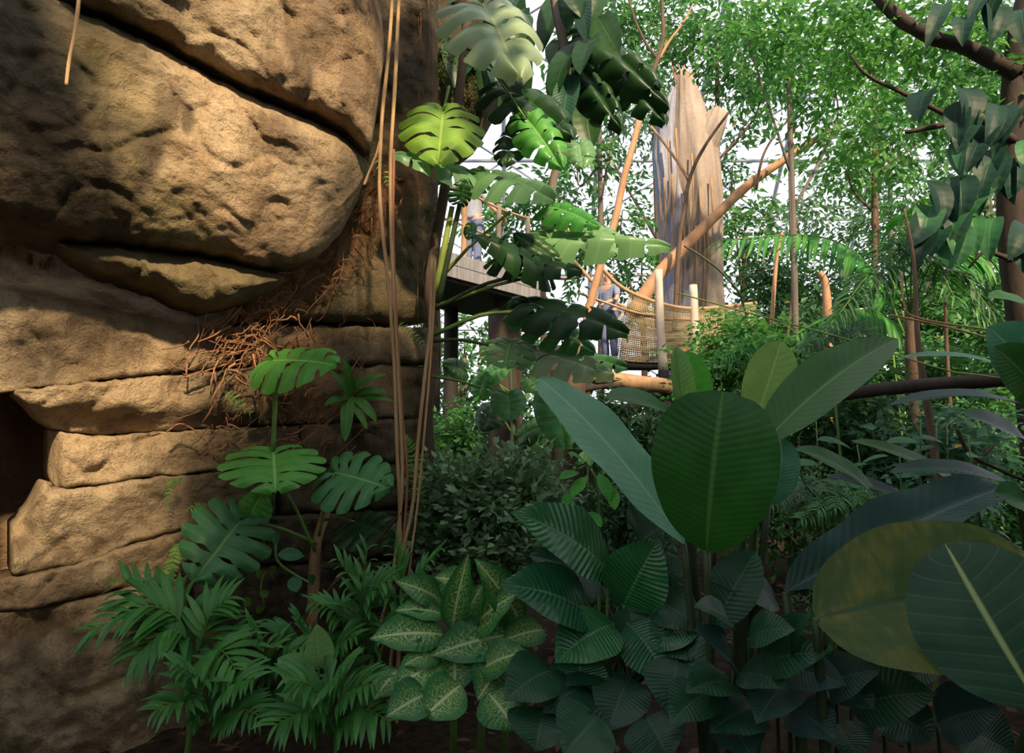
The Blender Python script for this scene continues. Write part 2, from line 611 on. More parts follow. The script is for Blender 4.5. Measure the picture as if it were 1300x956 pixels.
def stain_shade_boulder(u, v):
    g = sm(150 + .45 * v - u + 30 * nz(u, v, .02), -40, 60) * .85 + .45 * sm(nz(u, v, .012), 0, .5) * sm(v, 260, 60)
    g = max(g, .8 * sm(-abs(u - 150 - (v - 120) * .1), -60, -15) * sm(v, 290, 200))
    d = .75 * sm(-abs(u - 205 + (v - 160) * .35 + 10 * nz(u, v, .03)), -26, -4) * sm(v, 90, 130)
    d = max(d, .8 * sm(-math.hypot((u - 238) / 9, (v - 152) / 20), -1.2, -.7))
    d = max(d, .88 * sm(60 + .45 * v - u + 26 * nz(u, v, .02) + 10 * nz(u, v, .07), -25, 30))  # tree shadow across the boulder's left, painted into the colour
    d = max(d, .45 * sm(u, 395, 450))  # shade of the turned-away right end, painted in
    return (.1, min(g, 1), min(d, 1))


def stain_shade_wall(u, v):
    dk = sm(u + 14 * nz(u, v, .02), 200, 285) * .72 + .25 * sm(v, 560, 720)  # shade over the wall's right part painted in; darker towards the foot
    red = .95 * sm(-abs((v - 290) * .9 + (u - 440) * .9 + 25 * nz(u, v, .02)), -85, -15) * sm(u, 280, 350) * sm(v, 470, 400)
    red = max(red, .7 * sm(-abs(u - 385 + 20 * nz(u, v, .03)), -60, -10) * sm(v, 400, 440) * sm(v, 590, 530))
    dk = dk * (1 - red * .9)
    g = .75 * sm(u, 235, 300) * sm(nz(u, v, .014, 5), -.3, .4)
    return (red, g, dk)


def stain_shade_pillar(u, v):
    dk = .9 * sm(v, 260, 190) + .6  # shade of the recess beside the boulder painted near black
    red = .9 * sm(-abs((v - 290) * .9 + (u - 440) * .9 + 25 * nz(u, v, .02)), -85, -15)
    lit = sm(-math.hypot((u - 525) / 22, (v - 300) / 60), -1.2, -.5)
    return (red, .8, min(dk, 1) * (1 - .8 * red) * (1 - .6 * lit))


crackA = [(-140, -150), (70, -8), (110, 12), (180, 42), (240, 75), (300, 107), (350, 128), (400, 149), (440, 170), (470, 205)]
boul_bot = [(-140, 262), (-60, 276), (0, 286), (30, 291), (70, 301), (130, 306), (180, 309), (260, 319), (330, 335), (370, 338), (400, 329), (430, 300), (455, 252), (470, 207)]
rock('boulder', [(u, v + 5) for u, v in crackA], boul_bot, .34, .30, 110, 4, .05, 1.1, 1, stain_shade_boulder, 'large rounded tan boulder bulging over the cave', fall_top=34)
rock('boulder_slab', [(60, -160), (200, -190), (400, -180), (470, -150), (488, 60)], [(u, v - 4) for u, v in crackA if u >= 60][0:] + [(474, 175), (488, 70)], .44, .24, 36, 4, .055, 1.0, 2,
     lambda u, v: (.25 * sm(u, 300, 420), .75 * sm(-u, -260, -120), .25 + .4 * sm(nz(u, v * .3, .03), .1, .5)), 'upper sloping slab of the boulder above a dark crack')
rock('rock_chunk', [(72, 306), (130, 311), (180, 314), (260, 325), (330, 341), (362, 352)], [(72, 310), (95, 328), (130, 347), (200, 369), (230, 385), (262, 396), (310, 386), (350, 366), (362, 356)], .16, .28, 45, 4, .07, .6, 3,
     lambda u, v: (.05, .75, .35 + .3 * sm(nz(u, v, .03), 0, .4)), 'angular mossy chunk wedged below the boulder')
CR2 = [(-260, 520), (-60, 505), (0, 497), (60, 490), (200, 476), (330, 464), (450, 464), (560, 462)]
CR3 = [(-260, 560), (66, 546), (110, 553), (200, 549), (300, 543), (450, 535), (560, 528)]
CR4 = [(-260, 640), (50, 626), (115, 617), (200, 605), (300, 597), (450, 590), (560, 588)]
CR5 = [(-260, 760), (0, 736), (100, 716), (165, 692), (240, 671), (340, 655), (450, 650), (560, 645)]
CR6 = [(-260, 800), (0, 778), (45, 774), (180, 741), (330, 719), (450, 712), (560, 706)]
CR0 = [(330, 412), (450, 411), (552, 413)]


def clip(c, a, b):
    return [(a, pl(c, a))] + [p for p in c if a < p[0] < b] + [(b, pl(c, b))]


def sh(c, d):
    return [(u, v + d) for u, v in c]


rock('rock_block', [(-260, 250), (556, 250)][0:1] + [(300, 250)], sh(clip(CR2, -260, 300), -.6), .0, .04, 5, 5, .05, .7, 4, stain_shade_wall, slope=lambda u, v: .05 * sm(u, 120, 0) * sm(v, 380, 420) - .5 * sm(v, 372 + .22 * max(u, 0), 325 + .22 * max(u, 0)))
rock('rock_block', [(303, 250), (420, 150), (440, -80), (556, -120)], [(303, 409), (450, 409), (535, 410), (556, 405)], -.05, .12, 30, 6, .07, .9, 5, stain_shade_pillar)
rock('rock_block', [(303, 414), (450, 414), (548, 416)], sh(clip(CR2, 303, 548), -.6), -.02, .05, 6, 5, .06, .9, 6, stain_shade_wall)
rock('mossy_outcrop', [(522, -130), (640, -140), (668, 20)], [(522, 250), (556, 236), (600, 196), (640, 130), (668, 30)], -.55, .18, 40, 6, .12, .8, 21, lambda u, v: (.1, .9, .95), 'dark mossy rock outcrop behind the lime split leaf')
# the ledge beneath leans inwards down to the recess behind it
rock('rock_block', sh(clip(CR2, 18, 330), .8), [(18, 501), (45, 528), (66, 545)] + sh(clip(CR3, 70, 330), -.6), .02, .035, 4, 4, .045, .7, 7, stain_shade_wall, slope=lambda u, v: -.16 * sm(v, 505, 550))
rock('rock_block', sh(clip(CR2, 333, 550), .8), sh(clip(CR3, 333, 550), -.6), -.01, .05, 6, 5, .07, .9, 8, stain_shade_wall)
rock('rock_block', sh(clip(CR3, 62, 380), .8), [(62, 606)] + sh(clip(CR4, 70, 380), -.6), -.02, .03, 4, 4, .055, .7, 9, stain_shade_wall, slope=lambda u, v: -.25 * sm(u, 85, 62))
rock('rock_block', sh(clip(CR3, 383, 548), .8), sh(clip(CR4, 383, 548), -.6), -.02, .05, 6, 5, .07, .9, 10, stain_shade_wall)
rock('rock_block', [(14, 668), (36, 645), (56, 610), (66, 622)] + sh(clip(CR4, 115, 350), .8), [(14, 729)] + sh(clip(CR5, 20, 350), -.6), .0, .035, 5, 4, .055, .7, 11, stain_shade_wall, slope=lambda u, v: -.22 * sm(u, 62, 20) * sm(v, 720, 640))
rock('rock_block', sh(clip(CR4, 353, 548), .8), sh(clip(CR5, 353, 548), -.6), -.01, .05, 6, 5, .07, .9, 12, stain_shade_wall)
rock('rock_block', sh(clip(CR5, -260, 548), .8), sh(clip(CR6, -260, 548), -.6), .02, .035, 4, 4, .06, .7, 13, stain_shade_wall)
rock('rock_block', sh(clip(CR6, -260, 240), .8), [(-260, 1150), (110, 1120), (240, 1040)], .05, .05, 8, 5, .07, .8, 14, stain_shade_wall)
rock('rock_block', sh(clip(CR6, 243, 548), .8), [(243, 1040), (400, 980), (548, 900)], .02, .05, 8, 5, .07, .8, 15, stain_shade_wall)
rock('rock_block', [(-260, 500), (-75, 500)], [(-260, 765), (-75, 745)], .05, .08, 20, 8, .05, 1.0, 16, stain_shade_wall)


def cave_shell():
    """rough rock behind the face; closes the cave and the joints"""
    V, Fc, st = [], [], []
    n, k = 40, 30
    for i in range(n + 1):
        for j in range(k + 1):
            s, z = -1.2 + 3.55 * i / n, -.3 + 5.6 * j / k
            p = WP0 + (WP1 - WP0).normalized() * s - WN * (.75 - .35 * sm(s, .3, 1.2))
            p.z = z
            p += WN * .12 * noise.fractal(p * 2, .9, 2, 4)
            V.append(p)
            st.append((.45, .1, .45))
    for i in range(n):
        for j in range(k):
            Fc.append((i * (k + 1) + j, (i + 1) * (k + 1) + j, (i + 1) * (k + 1) + j + 1, i * (k + 1) + j + 1))
    me = mesh('cave_back', V, Fc)
    at = me.color_attributes.new('stain_shade', 'FLOAT_COLOR', 'POINT')
    d = np.ones((len(V), 4), dtype=np.float32)
    d[:, :3] = st
    at.data.foreach_set('color', d.ravel())
    put('cave_back', me, M['rock'], wall)


cave_shell()


def on_wall(u, v, out=.12):
    return P(u, v, wall_y(u, v, out))


# fine roots clinging to the rock
def root_mat_cover():
    datas = []
    R = random.Random(5)
    for k in range(430):
        if R.random() < .62:
            t = R.random()
            u, v = 475 - 190 * t + R.gauss(0, 26), 235 + 210 * t + R.gauss(0, 24)
        else:
            u, v = R.uniform(250, 470), R.uniform(400, 580)
        a = R.uniform(0, PI)
        if R.random() < .5: a = R.gauss(2.35, .35)
        Ln = R.uniform(14, 55)
        pts = []
        for s in range(4):
            uu = u + math.cos(a) * Ln * s / 3 + R.gauss(0, 4)
            vv = v + math.sin(a) * Ln * s / 3 + R.gauss(0, 4)
            if uu > 545: uu = 545
            pts.append(on_wall(uu, vv, .13 + R.uniform(0, .06)))
        r = R.uniform(.0018, .0045) if k % 9 else R.uniform(.006, .010)
        datas.append(tube_data(pts, r, r * .6, 6, 3))
    V, Fc, UV = join(datas)
    o = put('root_mat', mesh('root_mat', V, Fc, UV), M['root'])
    set_props(o, 'matted reddish brown fine roots clinging to the rock below the boulder', 'roots', None, 'stuff')


root_mat_cover()
for i, (pts, r, lab) in enumerate([
    ([(212, 548), (228, 538), (245, 545), (262, 560), (285, 572)], .006, 'pale forked root creeping over bare rock beside the ledge crack'),
    ([(232, 480), (270, 468), (310, 455), (345, 450)], .006, 'thin root running along the crack under the dark overhang'),
    ([(236, 478), (240, 445), (252, 425), (250, 402)], .005, 'thin root climbing the shaded rock towards the wedged chunk'),
    ([(355, 590), (380, 565), (405, 545), (440, 520), (470, 515)], .011, 'thick orange root crossing behind the small monstera stem'),
]):
    o = tube('aerial_root', [on_wall(u, v, .13) for u, v in pts], r, r * .6, M['root'], None, 16, 6, rough=.3)
    set_props(o, lab, 'root')

# ------------------------------------------------------------------ leaf shapes
CACHE = {}


def blade(Wd, droop=.3, fold=.25, a=.9, b=.8, n=14, m=4, wave=0., pleat=0., npl=12, seed=0, curl=0.):
    """elliptic leaf; chord of length 1 on +y, upper side +z"""
    key = ('b', Wd, droop, fold, a, b, n, m, wave, pleat, npl, seed, curl)
    if key in CACHE: return CACHE[key]
    ts = [i / n for i in range(n + 1)]
    cy, cz, th = [0.], [0.], []
    for i in range(n + 1):
        th.append(droop * (.5 - ts[i]) * 2)
    for i in range(n):
        mth = (th[i] + th[i + 1]) / 2
        cy.append(cy[-1] + math.cos(mth) / n)
        cz.append(cz[-1] + math.sin(mth) / n)
    ch = cy[-1]
    pk = a / (a + b)
    mx = pk ** a * (1 - pk) ** b
    V, UV, Fc = [], [], []
    R = random.Random(seed)
    ph = R.uniform(0, 6)
    for i, t in enumerate(ts):
        w = Wd * .5 * (max(t, .004) ** a * max(1 - t, .002) ** b) / mx
        for j in range(-m, m + 1):
            s = j / m
            x = s * w * math.cos(fold)
            z = abs(s) * w * math.sin(fold) - curl * s * s * w
            z += wave * abs(s) ** 2 * math.sin(t * 17 + ph + (2 if s > 0 else 0)) * .5 * Wd
            if pleat:
                z += pleat * Wd * math.sin((t * npl - abs(s) * npl * .12) * 2 * PI) * (abs(s) * (1 - abs(s)) * 4) ** .5
            y_ = cy[i] - math.sin(th[i]) * z
            z_ = cz[i] + math.cos(th[i]) * z
            V.append((x / ch, y_ / ch, z_ / ch))
            UV.append((.5 + .5 * s, t))
    c = 2 * m + 1
    for i in range(n):
        for j in range(2 * m):
            Fc.append((i * c + j, i * c + j + 1, (i + 1) * c + j + 1, (i + 1) * c + j))
    me = mesh('blade', V, Fc, UV)
    CACHE[key] = me
    return me


HEART = [(0.02, 0.02), (.09, -.15), (.25, -.21), (.40, -.13), (.49, .06), (.52, .28), (.48, .48), (.38, .67), (.22, .86), (0.0, 1.0)]


def monstera(Wd=1.0, droop=.35, seed=0, slit=1.0, lobes=7, side_droop=.25, holes=True):
    key = ('m', round(Wd, 2), droop, seed, slit, lobes, side_droop)
    if key in CACHE: return CACHE[key]
    R = random.Random(seed * 13 + 5)
    E = spline([(x, y, 0) for x, y in HEART], lobes * 6 + 1)
    V, UV, Fc = [], [], []
    nf, nt_ = 6, 11
    for side in (-1, 1):
        ts = [0] + [R.uniform(.34, .72) for _ in range(lobes - 1)] + [0]
        hole = [R.random() < .55 for _ in range(lobes + 1)]
        gw = [R.uniform(.08, .30) for _ in range(lobes + 1)]
        for i in range(lobes):
            lift = R.uniform(-.03, .03)
            base = len(V)
            for f in range(nf + 1):
                fr = f / nf
                for k in range(nt_ + 1):
                    t = k / nt_
                    edge = 2 * (fr - .5)
                    seam = i if edge < 0 else i + 1
                    g = 0
                    if 0 < seam < lobes and slit > 0 and not (seam == 1 and slit < .5):
                        if t > ts[seam]:
                            g = gw[seam] * slit * min((t - ts[seam]) / .18, 1)
                        elif holes and hole[seam] and .14 < t < ts[seam] - .08:
                            q = (t - .14) / (ts[seam] - .22)
                            g = .30 * slit * math.sin(PI * q)
                    a_ = i + .5 + (fr - .5) * (1 - g)
                    qa = a_ / lobes
                    e = E[min(int(qa * lobes * 6), lobes * 6 - 1)] * (1 - (qa * lobes * 6) % 1) + E[min(int(qa * lobes * 6) + 1, lobes * 6)] * ((qa * lobes * 6) % 1)
                    my = .96 * max((qa - .16) / .84, 0) ** 1.25
                    rd = 1 - .10 * slit * abs(edge) ** 3
                    tt = t * rd
                    x = e[0] * tt
                    y = my + (e[1] - my) * (tt * .75 + .25 * tt * tt)
                    z = -side_droop * .5 * (x / .5) ** 2 + (.06 + lift) * math.sin(PI * min(t, 1)) + .012 * math.cos(PI * edge) * t
                    V.append((side * x * Wd, y, z))
                    UV.append((.5 + .5 * side * t, (i + fr) / lobes))
            c = nt_ + 1
            for f in range(nf):
                for k in range(nt_):
                    q = (base + f * c + k, base + f * c + k + 1, base + (f + 1) * c + k + 1, base + (f + 1) * c + k)
                    Fc.append(q if side < 0 else q[::-1])
    if droop:
        out = []
        for x, y, z in V:
            a_ = droop * (.5 - y)
            out.append((x, y, z + droop * y * (1 - y) * .8 if y > 0 else z + droop * y * .8))
        V = out
    me = mesh('monstera_blade', V, Fc, UV)
    CACHE[key] = me
    return me


def view_n(p, up=.6, side=0., back=-.8):
    """a leaf normal that leans up and towards the viewer"""
    d = (EYE - Vector(p))
    d.z = 0
    d.normalize()
    return Vector((d.x * -back + side, d.y * -back, up))


def petiole(parent, a, b, r, mat, sag=.06, n=8, name='petiole'):
    a, b = Vector(a), Vector(b)
    mid = (a + b) / 2 + Vector((0, 0, sag * (b - a).length))
    return tube(name, [a, mid, b], r, r * .75, M[mat], parent, n, 6)


# ------------------------------------------------------------------ climbing monsteras
def mleaf(parent, base, tip, wpx, mat, up=.6, side=0., back=-.8, seed=0, droop=.3, slit=1.0, yb=4.0, yt=None, sd=.25, name='leaf', label=None):
    yt = yb if yt is None else yt
    B, T = P(base[0], base[1], yb), P(tip[0], tip[1], yt)
    Ln = (T - B).length
    me = monstera(wpx * px((yb + yt) / 2) / Ln / 1.04, droop, seed, slit, side_droop=sd)
    key = ('mm', me.name, mat)
    if key not in CACHE:
        c = me if not me.materials else me.copy()
        if me.materials: c.materials.clear()
        c.materials.append(M[mat])
        CACHE[key] = c
    return put(name, CACHE[key], None, parent, frame_to(B, T, view_n(B, up, side, back)), label=label)


def bleaf(parent, base, tip, wpx, mat, yb, yt=None, up=.6, side=0., back=-.8, name='leaf', **kw):
    yt = yb if yt is None else yt
    B, T = P(base[0], base[1], yb), P(tip[0], tip[1], yt)
    Ln = (T - B).length
    ratio = round(wpx * px((yb + yt) / 2) / Ln, 2)
    me = blade(ratio, **kw)
    key = ('bm', me.name, mat)
    if key not in CACHE:
        c = me if not me.materials else me.copy()
        if me.materials: c.materials.clear()
        c.materials.append(M[mat])
        CACHE[key] = c
    return put(name, CACHE[key], None, parent, frame_to(B, T, view_n(B, up, side, back)))


# plant on the wall, four large leaves
mw = thing('monstera_plant', 'young monstera with four split leaves growing up the rock', 'plant', P(400, 745, 3.75))
tube('stem', [P(395, 800, 3.7), P(398, 740, 3.72), P(402, 690, 3.7), P(412, 655, 3.74), P(420, 625, 3.78)], .034, .026, M['stem_tan'], mw, 14, 8, rough=.25)
mleaf(mw, (346, 458), (432, 464), 100, 'monstera_bright', .75, .0, -1, 1, .15, yb=3.52, yt=3.36, sd=.3)
mleaf(mw, (347, 574), (350, 630), 132, 'monstera_bright', .9, 0, -.8, 2, .25, yb=3.48, yt=3.26, sd=.25)
mleaf(mw, (424, 600), (500, 622), 100, 'monstera', .7, -.1, -.9, 3, .15, yb=3.55, yt=3.45, sd=.25)
mleaf(mw, (306, 660), (243, 742), 112, 'monstera', .6, .15, -1, 4, .2, yb=3.42, yt=3.2, sd=.22)
mleaf(mw, (318, 655), (335, 622), 46, 'monstera_bright', .6, 0, -.6, 5, .2, slit=0.0, yb=3.55)
mleaf(mw, (450, 662), (505, 690), 80, 'monstera_dark', .8, 0, -.6, 6, .3, yb=3.75, yt=3.6)
for a, b, r in [((347, 640), (347, 578), .010), ((346, 578), (352, 461), .015), ((402, 690), (306, 662), .010), ((405, 680), (424, 602), .010), ((400, 700), (347, 600), .010), ((335, 690), (318, 655), .007), ((412, 660), (450, 662), .008)]:
    petiole(mw, P(*a, 3.66 if a[1] > 600 else 3.56), P(*b, 3.5), r, 'stem_green')

# big climber on the rock's edge
mc = thing('climbing_monstera', 'large climbing monstera with long petioles reaching out from the rock edge', 'plant', P(548, 640, 4.6))
Y0 = 4.25
tube('stem', [P(540, 700, 4.5), P(545, 600, 4.45), P(543, 520, 4.4), P(550, 440, 4.35), P(546, 360, 4.3), P(556, 290, 4.3), P(575, 180, 4.4), P(590, 60, 4.5), P(600, -80, 4.6)], .045, .035, M['bark_brown'], mc, 24, 8, rough=.3)
PET = [((553, 372), (574, 262), .026, 'stem_lime', 0), ((556, 385), (584, 258), .024, 'stem_dark', 0), ((560, 352), (594, 315), .017, 'stem_lime', 0.), ((594, 315), (648, 268), .013, 'stem_lime', 0),
       ((553, 392), (672, 347), .016, 'stem_dark', .06), ((556, 388), (690, 348), .014, 'stem_lime', .03), ((550, 425), (690, 399), .016, 'stem_green', .10), ((548, 433), (620, 438), .014, 'stem_dark', .05),
       ((548, 478), (610, 492), .012, 'stem_green', .03), ((585, 30), (612, 6), .015, 'stem_green', .05), ((570, 110), (563, 141), .013, 'stem_green', 0.), ((590, 60), (648, 116), .012, 'stem_dark', .1),
       ((590, 70), (668, 152), .010, 'stem_green', .12), ((556, 380), (512, 470), .010, 'stem_dark', 0)]
for a, b, r, m_, s in PET[:-1]:
    petiole(mc, P(*a, 4.2), P(*b, 4.05), r, m_, s)
LV = [  # base, tip, width px, material, up, side, back, seed, yb, yt, slit
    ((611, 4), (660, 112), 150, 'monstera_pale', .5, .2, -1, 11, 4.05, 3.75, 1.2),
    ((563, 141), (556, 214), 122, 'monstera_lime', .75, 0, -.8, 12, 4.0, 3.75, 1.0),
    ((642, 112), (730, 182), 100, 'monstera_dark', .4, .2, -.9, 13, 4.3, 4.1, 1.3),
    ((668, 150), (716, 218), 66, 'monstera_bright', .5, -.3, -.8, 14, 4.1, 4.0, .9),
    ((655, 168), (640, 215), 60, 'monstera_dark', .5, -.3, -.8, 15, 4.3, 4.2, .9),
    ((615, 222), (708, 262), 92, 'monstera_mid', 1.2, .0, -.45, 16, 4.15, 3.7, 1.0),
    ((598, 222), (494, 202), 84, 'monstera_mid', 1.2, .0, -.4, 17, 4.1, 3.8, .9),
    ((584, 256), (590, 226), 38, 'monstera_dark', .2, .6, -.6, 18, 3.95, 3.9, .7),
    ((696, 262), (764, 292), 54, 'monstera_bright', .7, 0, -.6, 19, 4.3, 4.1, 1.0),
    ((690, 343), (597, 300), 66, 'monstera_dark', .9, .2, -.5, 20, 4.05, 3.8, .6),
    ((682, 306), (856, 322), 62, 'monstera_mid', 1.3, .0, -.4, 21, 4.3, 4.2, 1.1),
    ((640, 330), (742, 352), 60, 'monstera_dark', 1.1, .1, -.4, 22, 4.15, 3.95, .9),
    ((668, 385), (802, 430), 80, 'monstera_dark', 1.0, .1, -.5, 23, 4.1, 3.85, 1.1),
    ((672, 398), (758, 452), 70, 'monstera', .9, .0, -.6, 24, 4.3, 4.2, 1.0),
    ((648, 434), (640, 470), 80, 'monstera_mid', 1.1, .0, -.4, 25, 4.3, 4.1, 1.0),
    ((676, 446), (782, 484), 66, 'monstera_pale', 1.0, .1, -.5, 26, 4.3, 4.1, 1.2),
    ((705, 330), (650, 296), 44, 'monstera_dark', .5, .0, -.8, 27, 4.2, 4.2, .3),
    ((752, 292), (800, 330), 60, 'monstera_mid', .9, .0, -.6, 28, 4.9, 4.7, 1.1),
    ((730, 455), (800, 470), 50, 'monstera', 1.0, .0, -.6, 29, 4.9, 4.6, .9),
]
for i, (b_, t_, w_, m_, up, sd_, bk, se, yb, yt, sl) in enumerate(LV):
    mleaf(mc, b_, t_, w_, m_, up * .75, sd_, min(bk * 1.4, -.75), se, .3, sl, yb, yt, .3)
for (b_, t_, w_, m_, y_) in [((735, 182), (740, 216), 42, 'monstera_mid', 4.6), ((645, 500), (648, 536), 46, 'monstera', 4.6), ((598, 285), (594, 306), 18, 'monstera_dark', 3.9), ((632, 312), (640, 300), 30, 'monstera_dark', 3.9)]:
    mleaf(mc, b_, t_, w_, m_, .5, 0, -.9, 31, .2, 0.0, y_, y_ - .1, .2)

# dark canopy leaves above
cn = thing('canopy_philodendron', 'dark hanging philodendron leaves clustered above the lime split leaf', 'plant', P(700, -60, 5.2))
R = random.Random(3)
tube('stem', [P(690, -120, 5.3), P(700, -30, 5.3), P(715, 60, 5.2), P(722, 150, 5.2), P(700, 240, 5.2), P(697, 330, 5.2)], .05, .035, M['bark_grey'], cn, 14, 8, rough=.4)
for i in range(46):
    u, v = R.uniform(500, 780), R.uniform(-40, 120)
    if i > 30: u, v = R.uniform(640, 760), R.uniform(-20, 130)
    if u < 620 and v > 75: v -= 60
    y = R.uniform(4.9, 5.7)
    bleaf(cn, (u, v), (u + R.uniform(-35, 45), v + R.uniform(40, 85)), R.uniform(26, 44), R.choice(['monstera_dark', 'monstera_dark', 'lily_dark', 'monstera_dark']), y, y - .15, R.uniform(.2, .8), R.uniform(-.5, .5), -.7, droop=.3, fold=.25, a=.6, b=.8, n=8, m=2)
for (u, v, tu, tv, w) in [(745, 45, 850, 150, 66), (790, 90, 845, 165, 60), (735, 85, 790, 175, 50)]:
    mleaf(cn, (u, v), (tu, tv), w * 1.2, 'monstera_dark', .5, 0, -.8, 41 + u % 5, .4, 1.3, 5.2, 5.0, .35)

# heart leaves under the walkway
hl = thing('heart_leaf_climber', 'climber with dull heart leaves on the dark post under the walkway', 'plant', P(645, 610, 6.2))
tube('stem', [P(645, 640, 6.1), P(652, 540, 6.1), P(648, 470, 6.1), P(655, 430, 6.1)], .03, .02, M['stem_dark'], hl, 10, 6)
for b_, t_, w_, m_, y_ in [((703, 502), (719, 574), 58, 'monstera', 4.8), ((590, 470), (560, 462), 34, 'monstera_dark', 5.6), ((608, 500), (620, 470), 30, 'monstera', 5.8), ((618, 478), (650, 462), 34, 'monstera', 5.8), ((672, 480), (690, 500), 32, 'monstera_dark', 5.8), ((628, 520), (610, 548), 40, 'monstera_dark', 5.9), ((660, 555), (690, 540), 36, 'monstera_dark', 6.0)]:
    mleaf(hl, b_, t_, w_, m_, .5, 0, -.9, 33, .2, 0.0, y_, y_ - .1, .2)
    if y_ > 5: petiole(hl, P(650, b_[1] + 30, 6.1), P(*b_, y_), .008, 'stem_green')
petiole(hl, P(702, 640, 4.9), P(703, 502, 4.8), .012, 'stem_dark')

# ------------------------------------------------------------------ lianas
for pts, r, m_, lab in [
    ([(500, -40), (494, 60), (485, 150), (482, 250), (492, 350), (500, 450), (504, 560), (508, 680), (508, 790), (504, 880), (504, 960)], .0125, 'vine_tan', 'thick tan liana hanging straight from the canopy past the rock'),
    ([(508, -40), (502, 100), (496, 200), (497, 300), (502, 400), (507, 500), (511, 600), (503, 700), (492, 760), (470, 840), (455, 900), (445, 990)], .0125, 'vine_tan', 'tan liana swinging aside towards the palms at its foot'),
    ([(500, 190), (499, 300), (504, 420), (510, 520), (517, 600), (512, 690), (504, 760), (478, 850), (460, 960)], .009, 'vine_red', 'slim reddish liana twisted against the tan lianas'),
    ([(548, 330), (546, 420), (539, 480), (531, 560), (524, 640), (510, 710), (500, 800), (492, 900), (490, 980)], .0115, 'vine_tan', 'tan liana slanting from the climbing monstera stem to the ground'),
    ([(553, 330), (549, 420), (543, 500), (537, 570), (530, 640), (520, 720), (512, 790)], .007, 'vine_tan', 'thin tan liana beside the slanting liana'),
    ([(520, 700), (500, 760), (484, 800), (462, 850), (440, 900)], .02, 'vine_dark', 'dark brown thick liana leaning among the palm leaves'),
    ([(510, 650), (475, 690), (430, 735), (395, 775), (370, 800)], .011, 'vine_dark', 'dark thin liana slanting towards the rock foot'),
    ([(516, 680), (514, 740), (512, 790)], .006, 'vine_red', 'short reddish root dangling over the speckled leaves'),
    ([(107, -60), (100, 0), (95, 40), (88, 75), (84, 108)], .007, 'vine_tan', 'straw coloured dry root dangling over the boulder slab'),
    ([(462, 235), (470, 215), (478, 195), (482, 180)], .009, 'vine_tan', 'curled tan root hugging the boulder end'),
]:
    def ydep(u, v):
        if u < 200: return wall_y(u, v, 1.25)
        return 3.55 if v > 300 else 3.55 + (300 - v) * .0004
    P_ = [P(u, v, ydep(u, v)) for u, v in pts]
    o = tube('liana', P_, r, r * .8, M[m_], None, 40, 7, rough=.25)
    set_props(o, lab, 'vine')

# ------------------------------------------------------------------ generic builders: fronds and ferns
def leaflet_mesh(mat, Wd=.16, droop=.5):
    key = ('lf', mat, Wd, droop)
    if key not in CACHE:
        me = blade(Wd, droop, .3, .45, .8, 5, 1).copy()
        me.name = 'leaflet'
        me.materials.clear()
        me.materials.append(M[mat])
        CACHE[key] = me
    return CACHE[key]


def frond(parent, pts, n, Ln, mat, Wd=.16, droop=.5, hang=.3, nrm=(0, -.3, 1), r=.006, fwd=.75, start=.22, stem='stem_green', R=random, joined=False):
    C = spline(pts, 40)
    fr = tube('frond', pts, r, r * .35, M[stem], parent, 14, 5)
    me = leaflet_mesh(mat, Wd, droop)
    nrm = Vector(nrm).normalized()
    datas = []
    mv = np.empty(len(me.vertices) * 3)
    if joined:
        me.vertices.foreach_get('co', mv)
        mv = mv.reshape(-1, 3)
        uvs = None
    for k in range(n):
        t = start + (1 - start) * k / (n - 1)
        i = min(int(t * 39), 38)
        p = Vector(C[i])
        d = (Vector(C[min(i + 1, 39)]) - Vector(C[max(i - 1, 0)])).normalized()
        s = d.cross(nrm).normalized()
        l = Ln * (.55 + .45 * math.sin(PI * min(t * .95 + .08, 1)))
        for sg in (-1, 1):
            dr = (s * sg + d * (fwd + .6 * t ** 3) + Vector((0, 0, -hang)) + Vector((R.gauss(0, .06), R.gauss(0, .06), R.gauss(0, .06)))).normalized()
            lz = l * R.uniform(.9, 1.1)
            Mx = frame_to(p, p + dr * lz, nrm + Vector((R.gauss(0, .15), R.gauss(0, .15), 0)))
            if joined:
                A = np.array(Mx)
                datas.append(mv @ A[:3, :3].T + A[:3, 3])
            else:
                put('leaflet', me, None, fr, Mx)
    if joined:
        k = len(mv)
        Vv = np.vstack(datas)
        fc = [tuple(p.vertices) for p in me.polygons]
        Fc = [tuple(i + j * k for i in f) for j in range(len(datas)) for f in fc]
        uv = np.zeros((k, 2))
        lay = me.uv_layers[0].data
        for lp in me.loops: uv[lp.vertex_index] = lay[lp.index].uv
        put('leaflet', mesh('leaflet_set', Vv, Fc, np.tile(uv, (len(datas), 1))), M[mat], fr, kind='stuff')
    return fr


def palm(label, base, fr, Ln=.24, n=13, mat='palm', group=None, Y=None, joined=False, Wd=.16, name='parlor_palm', nrm=(0, -.5, .9), stem=None, hang=.3, r=.006):
    """base: ground point; fr: list of (control pixels with depth)"""
    t = thing(name, label, 'palm', base, group)
    R = random.Random(len(label) * 7 + int(base[0] * 50))
    if stem:
        tube('stem', [base, Vector(base) + Vector((0, 0, stem * .5)) + Vector((.02, 0, 0)), Vector(base) + Vector((0, 0, stem))], .014, .01, M['stem_green'], t, 6, 6)
    for pts in fr:
        frond(t, pts, n, Ln * R.uniform(.85, 1.15), mat, Wd, .5, hang, nrm, r, R=R, joined=joined)
    return t


def ground_pt(u, v, y):
    p = P(u, v, y)
    return Vector((p.x, y, -.02))


